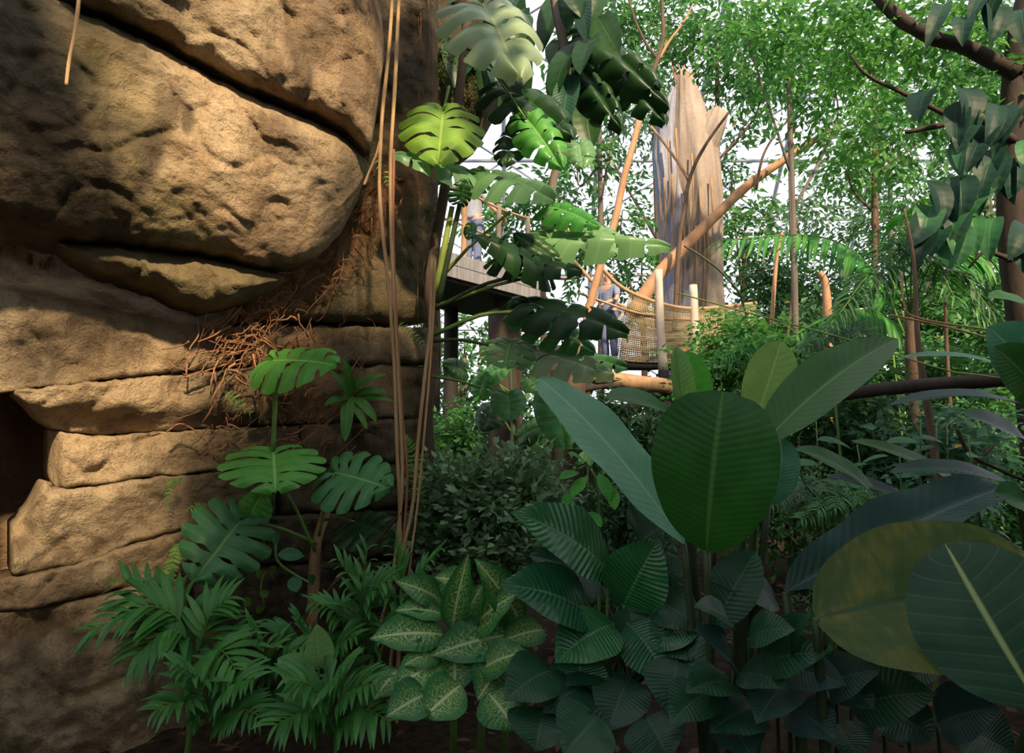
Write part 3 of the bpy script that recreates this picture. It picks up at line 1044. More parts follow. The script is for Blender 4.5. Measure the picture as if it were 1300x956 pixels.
# palms at the foot of the rock
Bp = ground_pt(240, 860, 2.95)
top = Bp + Vector((0, 0, .3))
palm('parlor palm with arching fronds against the bare lower rock', Bp, [
    [P(240, 850, 2.95), P(238, 821, 2.95), P(206, 772, 2.9), P(160, 738, 2.85)],
    [P(244, 850, 2.95), P(230, 790, 2.9), P(185, 770, 2.8), P(118, 800, 2.7)],
    [P(238, 850, 2.95), P(240, 820, 2.9), P(215, 800, 2.8), P(175, 830, 2.7)],
    [P(245, 855, 2.95), P(255, 820, 2.9), P(265, 785, 2.9), P(290, 760, 2.9)],
    [P(240, 860, 2.95), P(262, 840, 2.85), P(280, 825, 2.75), P(300, 850, 2.65)]], .25, 12, stem=.3)
PALMS = [
    (330, 3.0, [[(330, 870), (338, 830), (335, 800), (322, 770)], [(332, 870), (345, 830), (368, 800), (400, 790)], [(330, 870), (315, 840), (295, 815), (262, 812)], [(331, 872), (350, 850), (372, 838), (395, 850)], [(330, 872), (318, 860), (300, 850), (270, 868)]], 'parlor palm in front of the dark rock foot below the split leaves'),
    (395, 3.15, [[(395, 860), (385, 810), (372, 785), (345, 775)], [(398, 860), (400, 810), (392, 780), (380, 755)], [(398, 860), (415, 815), (430, 790), (452, 780)], [(398, 862), (420, 840), (440, 830), (470, 842)]], 'parlor palm below the tan monstera stem'),
    (455, 3.2, [[(455, 850), (460, 780), (452, 740), (430, 705)], [(458, 850), (465, 780), (475, 745), (500, 725)], [(456, 850), (440, 800), (425, 770), (398, 760)], [(458, 850), (478, 810), (492, 790), (515, 800)], [(456, 850), (445, 830), (430, 815), (402, 826)], [(457, 850), (462, 800), (458, 760), (466, 690)]], 'tall parlor palm beside the dark leaning liana'),
    (530, 3.6, [[(520, 830), (525, 760), (535, 720), (560, 690)], [(520, 830), (515, 760), (510, 730), (500, 690)], [(522, 830), (540, 780), (552, 755), (575, 745)], [(520, 830), (505, 780), (495, 755), (475, 740)]], 'parlor palm behind the speckled leaves and hanging lianas'),
    (270, 2.75, [[(270, 915), (262, 880), (250, 855), (225, 838)], [(272, 915), (285, 880), (300, 862), (322, 858)], [(270, 915), (248, 895), (232, 885), (200, 895)], [(272, 915), (290, 900), (310, 895), (335, 905)]], 'low parlor palm with fronds touching the soil near the rock foot'),
    (420, 2.7, [[(420, 930), (410, 890), (395, 865), (365, 855)], [(422, 930), (435, 890), (452, 868), (480, 862)], [(421, 930), (420, 890), (425, 860), (440, 838)], [(421, 930), (440, 905), (465, 895), (495, 910)], [(420, 930), (400, 905), (380, 900), (350, 915)]], 'low parlor palm under the pale heart leaf plant'),
]
for u, y, fr, lab in PALMS:
    dn = 28 if u in (330, 395) else 6
    palm(lab, ground_pt(u, 870, y), [[P(a, b + dn, y - .08 * i) for i, (a, b) in enumerate(f)] for f in fr], .165, 11, Wd=.17)

# small herbs at the lowest left
cal = thing('heart_leaf_plant', 'pale green heart leaf plant in front of the low palms', 'plant', ground_pt(395, 870, 2.7))
for b_, t_, w_ in [((405, 845), (402, 792), 36), ((392, 868), (352, 836), 44), ((415, 862), (428, 838), 38), ((395, 872), (380, 905), 40)]:
    bleaf(cal, b_, t_, w_, 'caladium', 2.75, 2.65, .7, 0, -.8, droop=.2, fold=.2, a=.45, b=.8, n=9, m=3)
    petiole(cal, P(400, 935, 2.75), P(*b_, 2.75), .006, 'stem_green')


def fern(label, pts, n, Ln, y, mat='fern', group=None, name='fern', Wd=.3):
    b = P(pts[0][0], pts[0][1], wall_y(pts[0][0], pts[0][1], .12)) if y is None else P(pts[0][0], pts[0][1], y)
    t = thing(name, label, 'fern', b, group)
    Q = [P(u, v, wall_y(u, v, .16 + .03 * i) if y is None else y) for i, (u, v) in enumerate(pts)]
    frond(t, Q, n, Ln, mat, Wd, .2, .05, (0, -1, .25), .0025, fwd=.35, start=.05, R=random.Random(n + int(pts[0][0])))
    return t


f1 = fern('drooping lime fern frond above the largest split leaf', [(228, 690), (222, 705), (214, 730), (205, 752)], 14, .05, None)
f2 = fern('tiny lime fern with a hanging frond on the bare rock', [(226, 608), (219, 612), (214, 625), (212, 645)], 10, .032, None)
frond(f2, [on_wall(220, 612, .18), on_wall(226, 608, .18), on_wall(235, 611, .2)], 6, .02, 'fern', .3, .2, .05, (0, -1, .25), .002, fwd=.35, start=.05)
f3 = fern('tiny lime fern tucked behind the largest split leaf', [(262, 642), (250, 643), (234, 650)], 8, .03, None)
f4 = fern('feathery green fern growing by the hanging lianas', [(535, 640), (528, 600), (520, 570), (512, 555)], 16, .06, 3.9)
f5 = fern('small fern sprouting on the rock beside the lianas', [(508, 410), (518, 420), (530, 430), (540, 442)], 10, .04, None)
f6 = fern('little fern on the dark rock between the root mats', [(288, 500), (296, 505), (306, 515), (318, 524)], 7, .045, None)
f7 = fern('fern with yellow green pinnae by the boulder end', [(472, 195), (480, 205), (488, 222), (492, 235)], 8, .04, 3.9)

# strap-leaf epiphyte on the wall
ep = thing('strap_leaf_epiphyte', 'green strap leaf epiphyte rooted among the reddish roots', 'plant', on_wall(442, 515, .14))
for b_, t_, w_ in [((443, 500), (438, 560), 16), ((442, 512), (418, 470), 11), ((445, 505), (436, 455), 13), ((448, 500), (462, 480), 9), ((450, 505), (478, 535), 12), ((452, 500), (492, 498), 9), ((455, 505), (500, 510), 8), ((440, 510), (412, 515), 12), ((448, 496), (490, 475), 8), ((446, 512), (466, 545), 9)]:
    bleaf(ep, b_, t_, w_, 'strap', wall_y(*b_, .16), wall_y(*t_, .3), .6, 0, -.9, droop=.5, fold=.2, a=.3, b=.5, n=8, m=1)

# little twining climber with yellow-green leaves
tw = thing('twining_herb', 'small twining herb with yellow green leaves in front of the dark rock', 'plant', on_wall(330, 770, .25))
tube('stem', [on_wall(336, 770, .25), on_wall(331, 745, .27), on_wall(338, 725, .25), on_wall(348, 735, .25)], .004, .003, M['stem_lime'], tw, 10, 5)
for b_, t_, w_ in [((318, 768), (308, 760), 10), ((332, 778), (328, 768), 12), ((332, 735), (326, 722), 9), ((342, 728), (350, 718), 9), ((330, 750), (340, 758), 10)]:
    bleaf(tw, b_, t_, w_, 'fern', wall_y(*b_, .28), wall_y(*t_, .3), .5, 0, -.9, droop=.1, n=5, m=2)
tw2 = thing('trailing_climber', 'climber with oval grey green leaves at the tan monstera stem', 'plant', P(400, 745, 3.5))
tube('stem', [P(350, 690, 3.5), P(352, 712, 3.5), P(375, 730, 3.5), P(398, 742, 3.5)], .008, .006, M['stem_green'], tw2, 10, 6)
for b_, t_, w_ in [((386, 706), (352, 704), 18), ((372, 732), (376, 752), 18), ((398, 742), (392, 730), 12), ((353, 690), (345, 678), 14)]:
    bleaf(tw2, b_, t_, w_, 'herb_dark', 3.48, 3.42, .6, 0, -.8, droop=.1, n=7, m=2)

# ------------------------------------------------------------------ speckled dieffenbachia
df = thing('speckled_dumb_cane', 'dumb cane with white ribbed speckled leaves beneath the small-leaved bush', 'plant', ground_pt(590, 870, 3.0))
for (u, v) in [(575, 800), (610, 800), (640, 815)]:
    tube('stem', [ground_pt(u, 900, 3.05), P(u + 3, 860, 3.0), P(u, v, 2.95)], .017, .012, M['stem_green'], df, 8, 7)
DF = [((574, 800), (591, 720), 32, .7), ((560, 762), (512, 742), 32, .6), ((562, 806), (486, 810), 44, .8), ((562, 780), (512, 776), 28, .9), ((648, 806), (566, 828), 48, .7), ((598, 800), (646, 762), 42, .7),
      ((662, 792), (613, 724), 38, .6), ((690, 800), (646, 812), 34, .7), ((577, 818), (577, 872), 50, .4), ((612, 850), (660, 832), 40, .8), ((640, 838), (612, 880), 46, .5), ((560, 840), (512, 868), 44, .8),
      ((556, 826), (520, 842), 32, .8), ((600, 745), (560, 735), 30, .6), ((655, 850), (690, 880), 42, .6), ((585, 870), (545, 905), 48, .6), ((620, 880), (650, 920), 48, .6), ((545, 880), (500, 905), 44, .8), ((505, 850), (480, 882), 34, .8),
      ((592, 790), (610, 750), 34, .7)]
for i, (b_, t_, w_, up) in enumerate(DF):
    y = 2.95 - .012 * (b_[1] - 740) / 4
    bleaf(df, b_, (b_[0] + 1.22 * (t_[0] - b_[0]), b_[1] + 1.22 * (t_[1] - b_[1])), w_ * 1.2, 'dieff', y, y - .12, up, 0, -.8, droop=.35, fold=.2, a=.75, b=1.05, n=14, m=4, wave=.06, seed=i % 4)
    st = min([(575, 800), (610, 800), (640, 815)], key=lambda s: abs(s[0] - b_[0]))
    petiole(df, P(st[0], max(st[1], b_[1] + 25), 2.97), P(*b_, y), .007, 'stem_green')

# ------------------------------------------------------------------ glossy pleated lily
ly = thing('peace_lily', 'glossy pleated lily clump with silvery shine beside the speckled dumb cane', 'plant', ground_pt(775, 870, 2.75))
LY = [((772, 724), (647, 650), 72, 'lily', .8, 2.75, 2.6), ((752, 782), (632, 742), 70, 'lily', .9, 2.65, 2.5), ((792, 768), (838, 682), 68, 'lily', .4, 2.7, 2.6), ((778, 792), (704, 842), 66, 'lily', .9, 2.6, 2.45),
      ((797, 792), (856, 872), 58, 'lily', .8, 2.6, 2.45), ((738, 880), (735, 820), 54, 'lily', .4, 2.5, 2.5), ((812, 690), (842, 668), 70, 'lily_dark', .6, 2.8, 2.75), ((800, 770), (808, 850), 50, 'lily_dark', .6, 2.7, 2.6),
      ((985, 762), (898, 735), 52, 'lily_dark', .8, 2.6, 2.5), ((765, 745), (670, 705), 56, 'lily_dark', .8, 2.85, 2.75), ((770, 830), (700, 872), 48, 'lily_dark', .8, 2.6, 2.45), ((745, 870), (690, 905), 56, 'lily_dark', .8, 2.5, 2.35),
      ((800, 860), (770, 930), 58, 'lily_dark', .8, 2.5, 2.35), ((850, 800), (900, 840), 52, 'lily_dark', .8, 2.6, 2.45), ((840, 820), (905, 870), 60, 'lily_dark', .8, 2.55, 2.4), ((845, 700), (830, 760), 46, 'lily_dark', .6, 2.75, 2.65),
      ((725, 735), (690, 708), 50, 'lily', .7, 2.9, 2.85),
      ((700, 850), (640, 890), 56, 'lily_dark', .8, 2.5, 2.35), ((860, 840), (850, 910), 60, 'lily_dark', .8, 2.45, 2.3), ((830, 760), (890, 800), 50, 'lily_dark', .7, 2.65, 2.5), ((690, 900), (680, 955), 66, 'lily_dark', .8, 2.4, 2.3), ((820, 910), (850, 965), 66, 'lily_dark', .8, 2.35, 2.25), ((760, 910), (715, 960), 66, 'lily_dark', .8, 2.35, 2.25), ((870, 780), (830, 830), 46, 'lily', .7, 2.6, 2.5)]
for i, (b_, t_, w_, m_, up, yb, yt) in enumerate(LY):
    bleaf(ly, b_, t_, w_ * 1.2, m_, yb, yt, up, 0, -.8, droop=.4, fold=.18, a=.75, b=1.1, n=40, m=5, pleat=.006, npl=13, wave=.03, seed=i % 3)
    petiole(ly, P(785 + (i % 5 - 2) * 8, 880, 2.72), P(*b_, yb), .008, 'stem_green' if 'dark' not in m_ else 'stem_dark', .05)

# ------------------------------------------------------------------ paddle-leaf plants
pd = thing('paddle_leaf_plant', 'large bird-of-paradise like plant with a broad dark upright paddle leaf', 'plant', ground_pt(915, 880, 2.6))
bleaf(pd, (897, 700), (918, 497), 146, 'banana_dark', 2.35, 2.25, .15, -.15, -1, droop=.35, fold=.12, a=.62, b=.42, n=24, m=6, wave=.02)
bleaf(pd, (868, 690), (685, 480), 92, 'banana_blue', 2.5, 2.75, .8, .35, -.6, droop=.2, fold=.1, a=.65, b=.5, n=22, m=5, wave=.05, seed=1)
bleaf(pd, (966, 566), (1140, 430), 78, 'banana_olive', 2.6, 2.7, .4, -.4, -.8, droop=.3, fold=.3, a=.7, b=.8, n=20, m=5, wave=.03)
bleaf(pd, (952, 555), (992, 433), 62, 'banana_light', 2.75, 2.8, .2, .2, -1, droop=.15, fold=.15, a=.8, b=.6, n=16, m=4, wave=.02)
bleaf(pd, (975, 640), (990, 555), 44, 'banana_blue', 2.6, 2.6, .4, .5, -.8, droop=.6, fold=.3, a=.6, b=.5, n=14, m=4)
bleaf(pd, (868, 520), (858, 440), 34, 'banana_light', 2.9, 2.9, .2, .3, -1, droop=.2, fold=.5, a=.6, b=.7, n=12, m=3)
bleaf(pd, (892, 525), (872, 446), 50, 'herb', 3.2, 3.2, .2, -.3, -1, droop=.2, fold=.3, a=.6, b=.6, n=12, m=3)
bleaf(pd, (858, 530), (770, 505), 60, 'banana_dark', 3.0, 2.9, .9, 0, -.5, droop=.3, fold=.2, a=.6, b=.6, n=12, m=4)
bleaf(pd, (905, 800), (960, 700), 60, 'lily_dark', 2.5, 2.5, .6, 0, -.8, droop=.4, n=12, m=3)
for b_, y in [((897, 700), 2.35), ((868, 690), 2.5), ((966, 566), 2.6), ((952, 555), 2.75), ((975, 640), 2.6), ((868, 520), 2.9), ((892, 525), 3.2), ((858, 530), 3.0)]:
    e = P(*b_, y)
    g = ground_pt(905 + (b_[0] - 905) * .25, 880, 2.6 + (y - 2.6) * .6)
    tube('petiole', [g, (g + e) / 2 + Vector((0, 0, .05)), e], .02, .013, M['stem_dark'], pd, 10, 7)

bn = thing('banana_plant', 'banana plant with torn dark leaf and yellowing blade over the soil', 'plant', ground_pt(1120, 930, 2.3))
bleaf(bn, (998, 752), (1275, 618), 84, 'banana_slate', 2.35, 2.45, .8, 0, -.6, droop=.15, fold=.45, a=.55, b=.5, n=26, m=5, wave=.1, seed=2)
bleaf(bn, (1036, 785), (1345, 745), 190, 'banana_yellow', 2.15, 2.0, .7, -.1, -.8, droop=.25, fold=.12, a=.5, b=.45, n=24, m=6, wave=.02, seed=1)
bleaf(bn, (1322, 900), (1200, 690), 165, 'banana_ribbed', 1.75, 1.95, .6, -.3, -.8, droop=.2, fold=.12, a=.6, b=.6, n=22, m=6, wave=.02)
bleaf(bn, (1305, 640), (1262, 625), 40, 'banana_dark', 2.4, 2.4, .6, 0, -.8, droop=.3, n=8, m=2)
bleaf(bn, (1340, 760), (1180, 720), 90, 'banana_slate', 2.2, 2.2, .6, 0, -.8, droop=.3, n=12, m=3)
for b_, y in [((998, 752), 2.35), ((1036, 785), 2.15), ((1322, 900), 1.75)]:
    e = P(*b_, y)
    g = ground_pt(1060 + (b_[0] - 1060) * .6, 930, 2.3)
    tube('petiole', [g, (g + e) / 2 + Vector((0, 0, .04)), e], .022, .015, M['stem_dark'], bn, 10, 7)

dk = thing('dark_ground_lily', 'low clump of dark pleated leaves under the yellowing banana blade', 'plant', ground_pt(980, 930, 2.4))
R = random.Random(8)
for i, (b_, t_, w_) in enumerate([((930, 850), (880, 800), 50), ((940, 855), (1000, 872), 60), ((960, 845), (1050, 830), 60), ((985, 850), (1075, 870), 60), ((1000, 830), (1030, 780), 44), ((930, 870), (870, 880), 56), ((1040, 880), (1120, 850), 60), ((1080, 900), (1190, 880), 70), ((960, 900), (900, 930), 66), ((1010, 900), (1060, 940), 66), ((1120, 900), (1190, 940), 70), ((900, 880), (850, 920), 60), ((1190, 920), (1270, 900), 70), ((930, 800), (880, 770), 44), ((950, 810), (1010, 800), 48), ((1000, 870), (960, 920), 60), ((1060, 860), (1110, 900), 60), ((1150, 860), (1210, 850), 50), ((930, 920), (955, 965), 66), ((1060, 920), (1090, 965), 66), ((1230, 930), (1290, 960), 70)]):
    bleaf(dk, b_, t_, w_, 'lily_dark' if i % 3 else 'banana_slate', 2.3, 2.15, .8, R.uniform(-.2, .2), -.7, droop=.45, fold=.2, a=.8, b=1.1, n=26, m=4, pleat=.003, npl=11, wave=.03, seed=i % 3)
    petiole(dk, ground_pt(b_[0], 930, 2.45), P(*b_, 2.3), .008, 'stem_dark', .05)

hr = thing('heliconia_clump', 'heliconia with slate leaves spreading across the dark horizontal branch', 'plant', ground_pt(1330, 760, 3.6))
for b_, t_, w_, m_, up, yb in [((1310, 520), (1128, 515), 26, 'banana_slate', 1.0, 3.4), ((1320, 585), (1226, 528), 52, 'banana_slate', .8, 3.2), ((1325, 500), (1254, 415), 84, 'banana_blue', .4, 3.0), ((1330, 520), (1262, 440), 70, 'banana_dark', .4, 2.9), ((1330, 410), (1255, 378), 46, 'herb', .7, 3.2), ((1290, 620), (1130, 600), 34, 'banana_slate', .9, 3.3),
                               ((1240, 640), (1080, 560), 30, 'banana_dark', .9, 3.5), ((1120, 640), (1010, 570), 40, 'banana_dark', .9, 3.3), ((1300, 480), (1140, 455), 18, 'banana_blue', .9, 3.6), ((1180, 660), (1050, 605), 26, 'banana_slate', .9, 3.4)]:
    bleaf(hr, b_, t_, w_, m_, yb, yb - .1, up, 0, -.7, droop=.35, fold=.25, a=.6, b=.6, n=16, m=4, wave=.04)
    e = P(*b_, yb)
    tube('petiole', [ground_pt(1290 if b_[0] > 1250 else b_[0] + 30, 760, yb + .2), (e + ground_pt(1300 if b_[0] > 1250 else b_[0] + 20, 760, yb + .2)) / 2 + Vector((.02, 0, .1)), e], .014, .009, M['stem_dark'], hr, 8, 6)


# ------------------------------------------------------------------ joined foliage
LEAF_V = np.array([(0, 0, 0), (-.5, .38, .05), (.5, .38, .05), (0, .42, -.04), (0, 1, -.08)])
LEAF_F = np.array([(0, 2, 3), (0, 3, 1), (3, 2, 4), (3, 4, 1)])


def unit(a):
    return a / np.maximum(np.linalg.norm(a, axis=-1, keepdims=True), 1e-9)


def leaves_mesh(name, pos, d, nrm, ln, asp, tint):
    n = len(pos)
    d = unit(d)
    z = unit(nrm - d * (nrm * d).sum(1, keepdims=True))
    x = np.cross(d, z)
    T = LEAF_V
    V = pos[:, None] + ln[:, None, None] * (T[None, :, 0:1] * asp * x[:, None] + T[None, :, 1:2] * d[:, None] + T[None, :, 2:3] * z[:, None])
    k = len(T)
    Fi = (LEAF_F[None] + (np.arange(n) * k)[:, None, None]).reshape(-1, 3)
    me = bpy.data.meshes.new(name)
    me.vertices.add(n * k)
    me.vertices.foreach_set('co', V.astype(np.float32).ravel())
    me.loops.add(Fi.size)
    me.loops.foreach_set('vertex_index', Fi.astype(np.int32).ravel())
    me.polygons.add(len(Fi))
    me.polygons.foreach_set('loop_start', np.arange(0, Fi.size, 3, dtype=np.int32))
    at = me.attributes.new('tint', 'FLOAT', 'POINT')
    at.data.foreach_set('value', np.repeat(tint, k).astype(np.float32))
    me.polygons.foreach_set('use_smooth', np.ones(len(Fi), dtype=bool))
    me.update(calc_edges=True)
    return me


def sprays(blobs, leaf, per=8, asp=.42, droop=.25, spread=.9, shell=.5):
    """blobs: (centre, radii, number of twigs)"""
    ps, ds, ns, ls, tn = [], [], [], [], []
    for c, r, nt_ in blobs:
        dirs = unit(RNG.normal(size=(nt_, 3)))
        rad = (shell + (1 - shell) * RNG.random(nt_)) ** 1 * np.where(RNG.random(nt_) < .2, RNG.random(nt_), 1)
        p = np.array(c) + dirs * np.array(r) * rad[:, None]
        td = unit(dirs + RNG.normal(size=(nt_, 3)) * .7 + np.array((0, 0, -droop)))
        side = unit(np.cross(td, RNG.normal(size=(nt_, 3)) * .5 + np.array((0, 0, 1))))
        tt = RNG.random(nt_)
        for k in range(per):
            sg = 1 if k % 2 else -1
            q = p + td * (k * leaf * .42)
            q[:, 2] -= droop * .06 * leaf * k * k
            ps.append(q)
            ds.append(td * .6 + side * sg * spread + np.array((0, 0, -droop)) + RNG.normal(size=(nt_, 3)) * .2)
            ns.append(np.array((0, 0, 1.)) + RNG.normal(size=(nt_, 3)) * .45)
            ls.append(leaf * (.65 + .6 * RNG.random(nt_)))
            tn.append(np.clip(tt * .7 + .3 * RNG.random(nt_), 0, 1))
    return [np.concatenate(x) for x in (ps, ds, ns, ls)] + [asp, np.concatenate(tn)]


def foliage(parent, blobs, leaf, mat, per=8, asp=.42, droop=.25, name='foliage', **kw):
    return put(name, leaves_mesh(name, *sprays(blobs, leaf, per, asp, droop, **kw)), M[mat], parent, kind='stuff')


def tree(name, label, base, trunk, branches, blobs, leaf, fmat, bmat='bark_brown', r=.12, cat='tree', group=None, per=8, asp=.42, droop=.25, rb=None, **kw):
    t = thing(name, label, cat, base, group)
    if trunk: tube('trunk', trunk, r, r * .6, M[bmat], t, 14, 8, rough=.25)
    for b in branches:
        tube('branch', b, rb or r * .4, (rb or r * .4) * .4, M[bmat], t, 10, 6, rough=.2)
    foliage(t, blobs, leaf, fmat, per, asp, droop, **kw)
    return t


# unseen trees added behind the viewpoint; crowns placed to shade bed and rock
for lab, g, cr in [('unseen broad crowned tree added to shade the planting bed', (4.6, -3.4, 0), [((2.0, -1.2, 5.2), (1.3, 1.8, .7), 420), ((3.6, -2.2, 5.4), (1.8, 2.0, .9), 520), ((2.3, -3.3, 5.2), (1.6, 1.3, .7), 360), ((.80, -.6, 5.1), (.55, 1.6, .5), 190), ((.4, -3.1, 5.1), (.8, .6, .5), 110), ((.0, 2.75, 5.5), (.35, .35, .3), 45)]),
                   ('unseen tree added to shade the boulder on the rock face', (-3.4, -2.6, 0), [((-1.6, .15, 5.2), (.22, .3, .15), 46), ((-2.9, -1.4, 5.8), (.7, .7, .5), 70)]),
                   ('second unseen tree added to shade the planting bed', (6.4, -.2, 0), [((4.6, .2, 5.6), (1.9, 1.8, .9), 480), ((5.6, -1.6, 5.6), (1.8, 1.8, .9), 420)])]:
    g = Vector(g)
    t = thing('unseen_shade_tree', lab, 'tree', g)
    cc = Vector(cr[0][0])
    fk = Vector((g.x, g.y, 3.6))
    tube('trunk', [g, g + Vector((.1, .1, 2)), fk], .22, .17, M['bark_brown'], t, 10, 10, rough=.25)
    for c, r, n_ in cr:
        tube('branch', [fk, fk.lerp(Vector(c), .6) + Vector((0, 0, .3)), c], .11, .04, M['bark_brown'], t, 8, 7, rough=.2)
    foliage(t, cr, .24, 'fol_mid', 8, .55, .25, shell=.2)

# unseen dense shrubs added around the viewpoint to cut sky light and reflections
for lab, x, y, h, r in [('unseen dense shrub added for shade behind the viewpoint', 0., -5.2, 3.6, 2.4), ('unseen dense shrub added for shade next to the rock', -4.6, -4.0, 3.8, 2.4), ('unseen dense shrub added for shade behind the unseen tree trunk', 4.4, -5.6, 4.2, 2.6), ('unseen dense shrub added for shade beside the second unseen tree', 8.6, -1.5, 4.8, 2.6), ('unseen dense shrub added for shade beyond the banana plant', 7.4, 2.6, 3.6, 1.7), ('unseen dense shrub added for shade in front of the rock end', -6.2, -.4, 4.0, 2.2)]:
    g = Vector((x, y, 0))
    t = thing('unseen_shade_shrub', lab, 'shrub', g)
    for k in range(4):
        e = g + Vector((r * .6 * math.cos(k * 1.6), r * .6 * math.sin(k * 1.6), h * .8))
        tube('branch', [g, g.lerp(e, .5) + Vector((0, 0, .2)), e], .06, .02, M['bark_brown'], t, 6, 6)
    foliage(t, [(g + Vector((0, 0, h * .5)), (r, r * .7, h * .5), 620)], .3, 'fol_dark', 8, .5, .3, shell=.6)

# small-leaved bush in the middle
bs = thing('small_leaved_bush', 'rounded grey green bush of small paddle leaves behind the speckled plant', 'bush', ground_pt(625, 700, 4.3))
for i in range(9):
    g = ground_pt(620 + i * 3, 700, 4.3)
    e = P(560 + 16 * i, 640 - 30 * math.sin(i * .39), 4.2)
    tube('branch', [g, (g + e) / 2 + Vector((0, 0, .1)), e], .012, .005, M['bark_brown'], bs, 6, 5)
foliage(bs, [(P(600, 645, 4.2), (.28, .25, .22), 190), (P(650, 640, 4.25), (.26, .25, .24), 190), (P(625, 690, 4.1), (.35, .25, .25), 220), (P(575, 690, 4.2), (.2, .2, .25), 110), (P(690, 625, 4.3), (.12, .15, .12), 50), (P(570, 630, 4.3), (.12, .12, .15), 50)], .072, 'fol_grey', 8, .62, -.2)
# bright compound-leaf seedling
bh = thing('bright_seedling', 'bright green compound leaf seedling between the bush and the bluish paddle leaf', 'plant', ground_pt(760, 700, 3.6))
tube('stem', [ground_pt(755, 700, 3.6), P(760, 640, 3.6), P(750, 595, 3.6)], .01, .006, M['stem_green'], bh, 8, 6)
R = random.Random(21)
for u, v, a in [(745, 590, -2.6), (752, 588, -1.2), (760, 590, -.3), (770, 600, .3), (785, 605, .5), (800, 620, .9), (760, 600, 1.2), (745, 605, 2.2), (775, 615, 1.4), (812, 628, 1.0), (735, 600, 2.8), (720, 625, 1.5), (730, 640, 1.1), (745, 650, .8)]:
    Ln = R.uniform(26, 40)
    bleaf(bh, (u, v), (u + Ln * math.cos(a), v + Ln * math.sin(a)), 17, 'herb', 3.58, 3.5, .9, 0, -.5, droop=.2, n=7, m=2)
# pale seedling
ps_ = thing('pale_sprout', 'small pale sprout with hanging leaves against the dark trunk', 'plant', ground_pt(745, 640, 4.6))
tube('stem', [ground_pt(745, 640, 4.6), P(746, 575, 4.6)], .006, .004, M['stem_green'], ps_, 5, 5)
for b_, t_ in [((744, 572), (737, 590)), ((746, 570), (750, 592)), ((748, 568), (762, 580)), ((742, 568), (736, 562))]:
    bleaf(ps_, b_, t_, 12, 'caladium', 4.58, 4.52, .5, 0, -.8, n=6, m=2)

# ------------------------------------------------------------------ elevated walkway, rope bridge
ZD = P(590, 330, 9.5).z
A = P(578, 330, 9.2); A.z = ZD
B = P(692, 330, 11.0); B.z = ZD
dirAB = (B - A).normalized()
nin = Vector((-dirAB.y, dirAB.x, 0))           # away from the viewer
wk = thing('timber_platform', 'grey timber walkway platform on dark beams behind the climbing monstera', 'walkway', Vector((A.x, A.y, 0)))
Lp = (B - A).length + 2.2
ang = math.atan2(dirAB.y, dirAB.x)
pm = box_mesh('plank', .17, 1.7, .045, .006)
for i in range(int(Lp / .18)):
    c = A + dirAB * (-2.1 + .18 * i) + nin * .85
    put('plank', pm, M['plank'], wk, Matrix.Translation(c) @ Matrix.Rotation(ang, 4, 'Z'))
fm = box_mesh('fascia_board', 1.05, .05, .19, .006)
for i in range(int(Lp / 1.06)):
    for k in range(2):
        c = A + dirAB * (-1.6 + 1.06 * i + .5 * k * 0) + Vector((0, 0, -.10 - .2 * k)) - nin * (.03 + .008 * k)
        put('fascia_board', fm, M['plank'], wk, Matrix.Translation(c) @ Matrix.Rotation(ang, 4, 'Z'))
bmj = box_mesh('joist', Lp, .12, .34, .01)
for k in range(3):
    c = A + dirAB * (Lp / 2 - 2.2) + nin * (.1 + .7 * k) + Vector((0, 0, -.22))
    put('joist', bmj, M['beam_dark'], wk, Matrix.Translation(c) @ Matrix.Rotation(ang, 4, 'Z'))
soff = box_mesh('soffit', Lp, 1.7, .05)
put('soffit', soff, M['beam_dark'], wk, Matrix.Translation(A + dirAB * (Lp / 2 - 2.2) + nin * .85 + Vector((0, 0, -.42))) @ Matrix.Rotation(ang, 4, 'Z'))
for (s, q) in [(-.2, .3), (1.4, .3), (1.4, 1.5), (-.2, 1.5)]:
    c = A + dirAB * s + nin * q
    tube('support_post', [Vector((c.x, c.y, -.1)), Vector((c.x + .02, c.y, 2)), Vector((c.x, c.y, ZD - .4))], .15, .13, M['beam_dark'], wk, 8, 10, rough=.1)
for s in (.25, 1.1, 1.9):
    c = A + dirAB * s + nin * .06
    tube('rail_post', [c + Vector((0, 0, -.2)), c + Vector((0, 0, .5)), c + Vector((0, 0, 1.15))], .05, .045, M['stem_tan'] if s < 1 else M['bark_grey'], wk, 6, 8, rough=.15)
for h in (.55, 1.12):
    tube('rail_rope', [A + dirAB * -1.5 + nin * .06 + Vector((0, 0, h)), A + dirAB * .25 + nin * .06 + Vector((0, 0, h)), A + dirAB * 1.1 + nin * .06 + Vector((0, 0, h - .04)), A + dirAB * 1.9 + nin * .06 + Vector((0, 0, h))], .02, .02, M['rope'], wk, 12, 6)

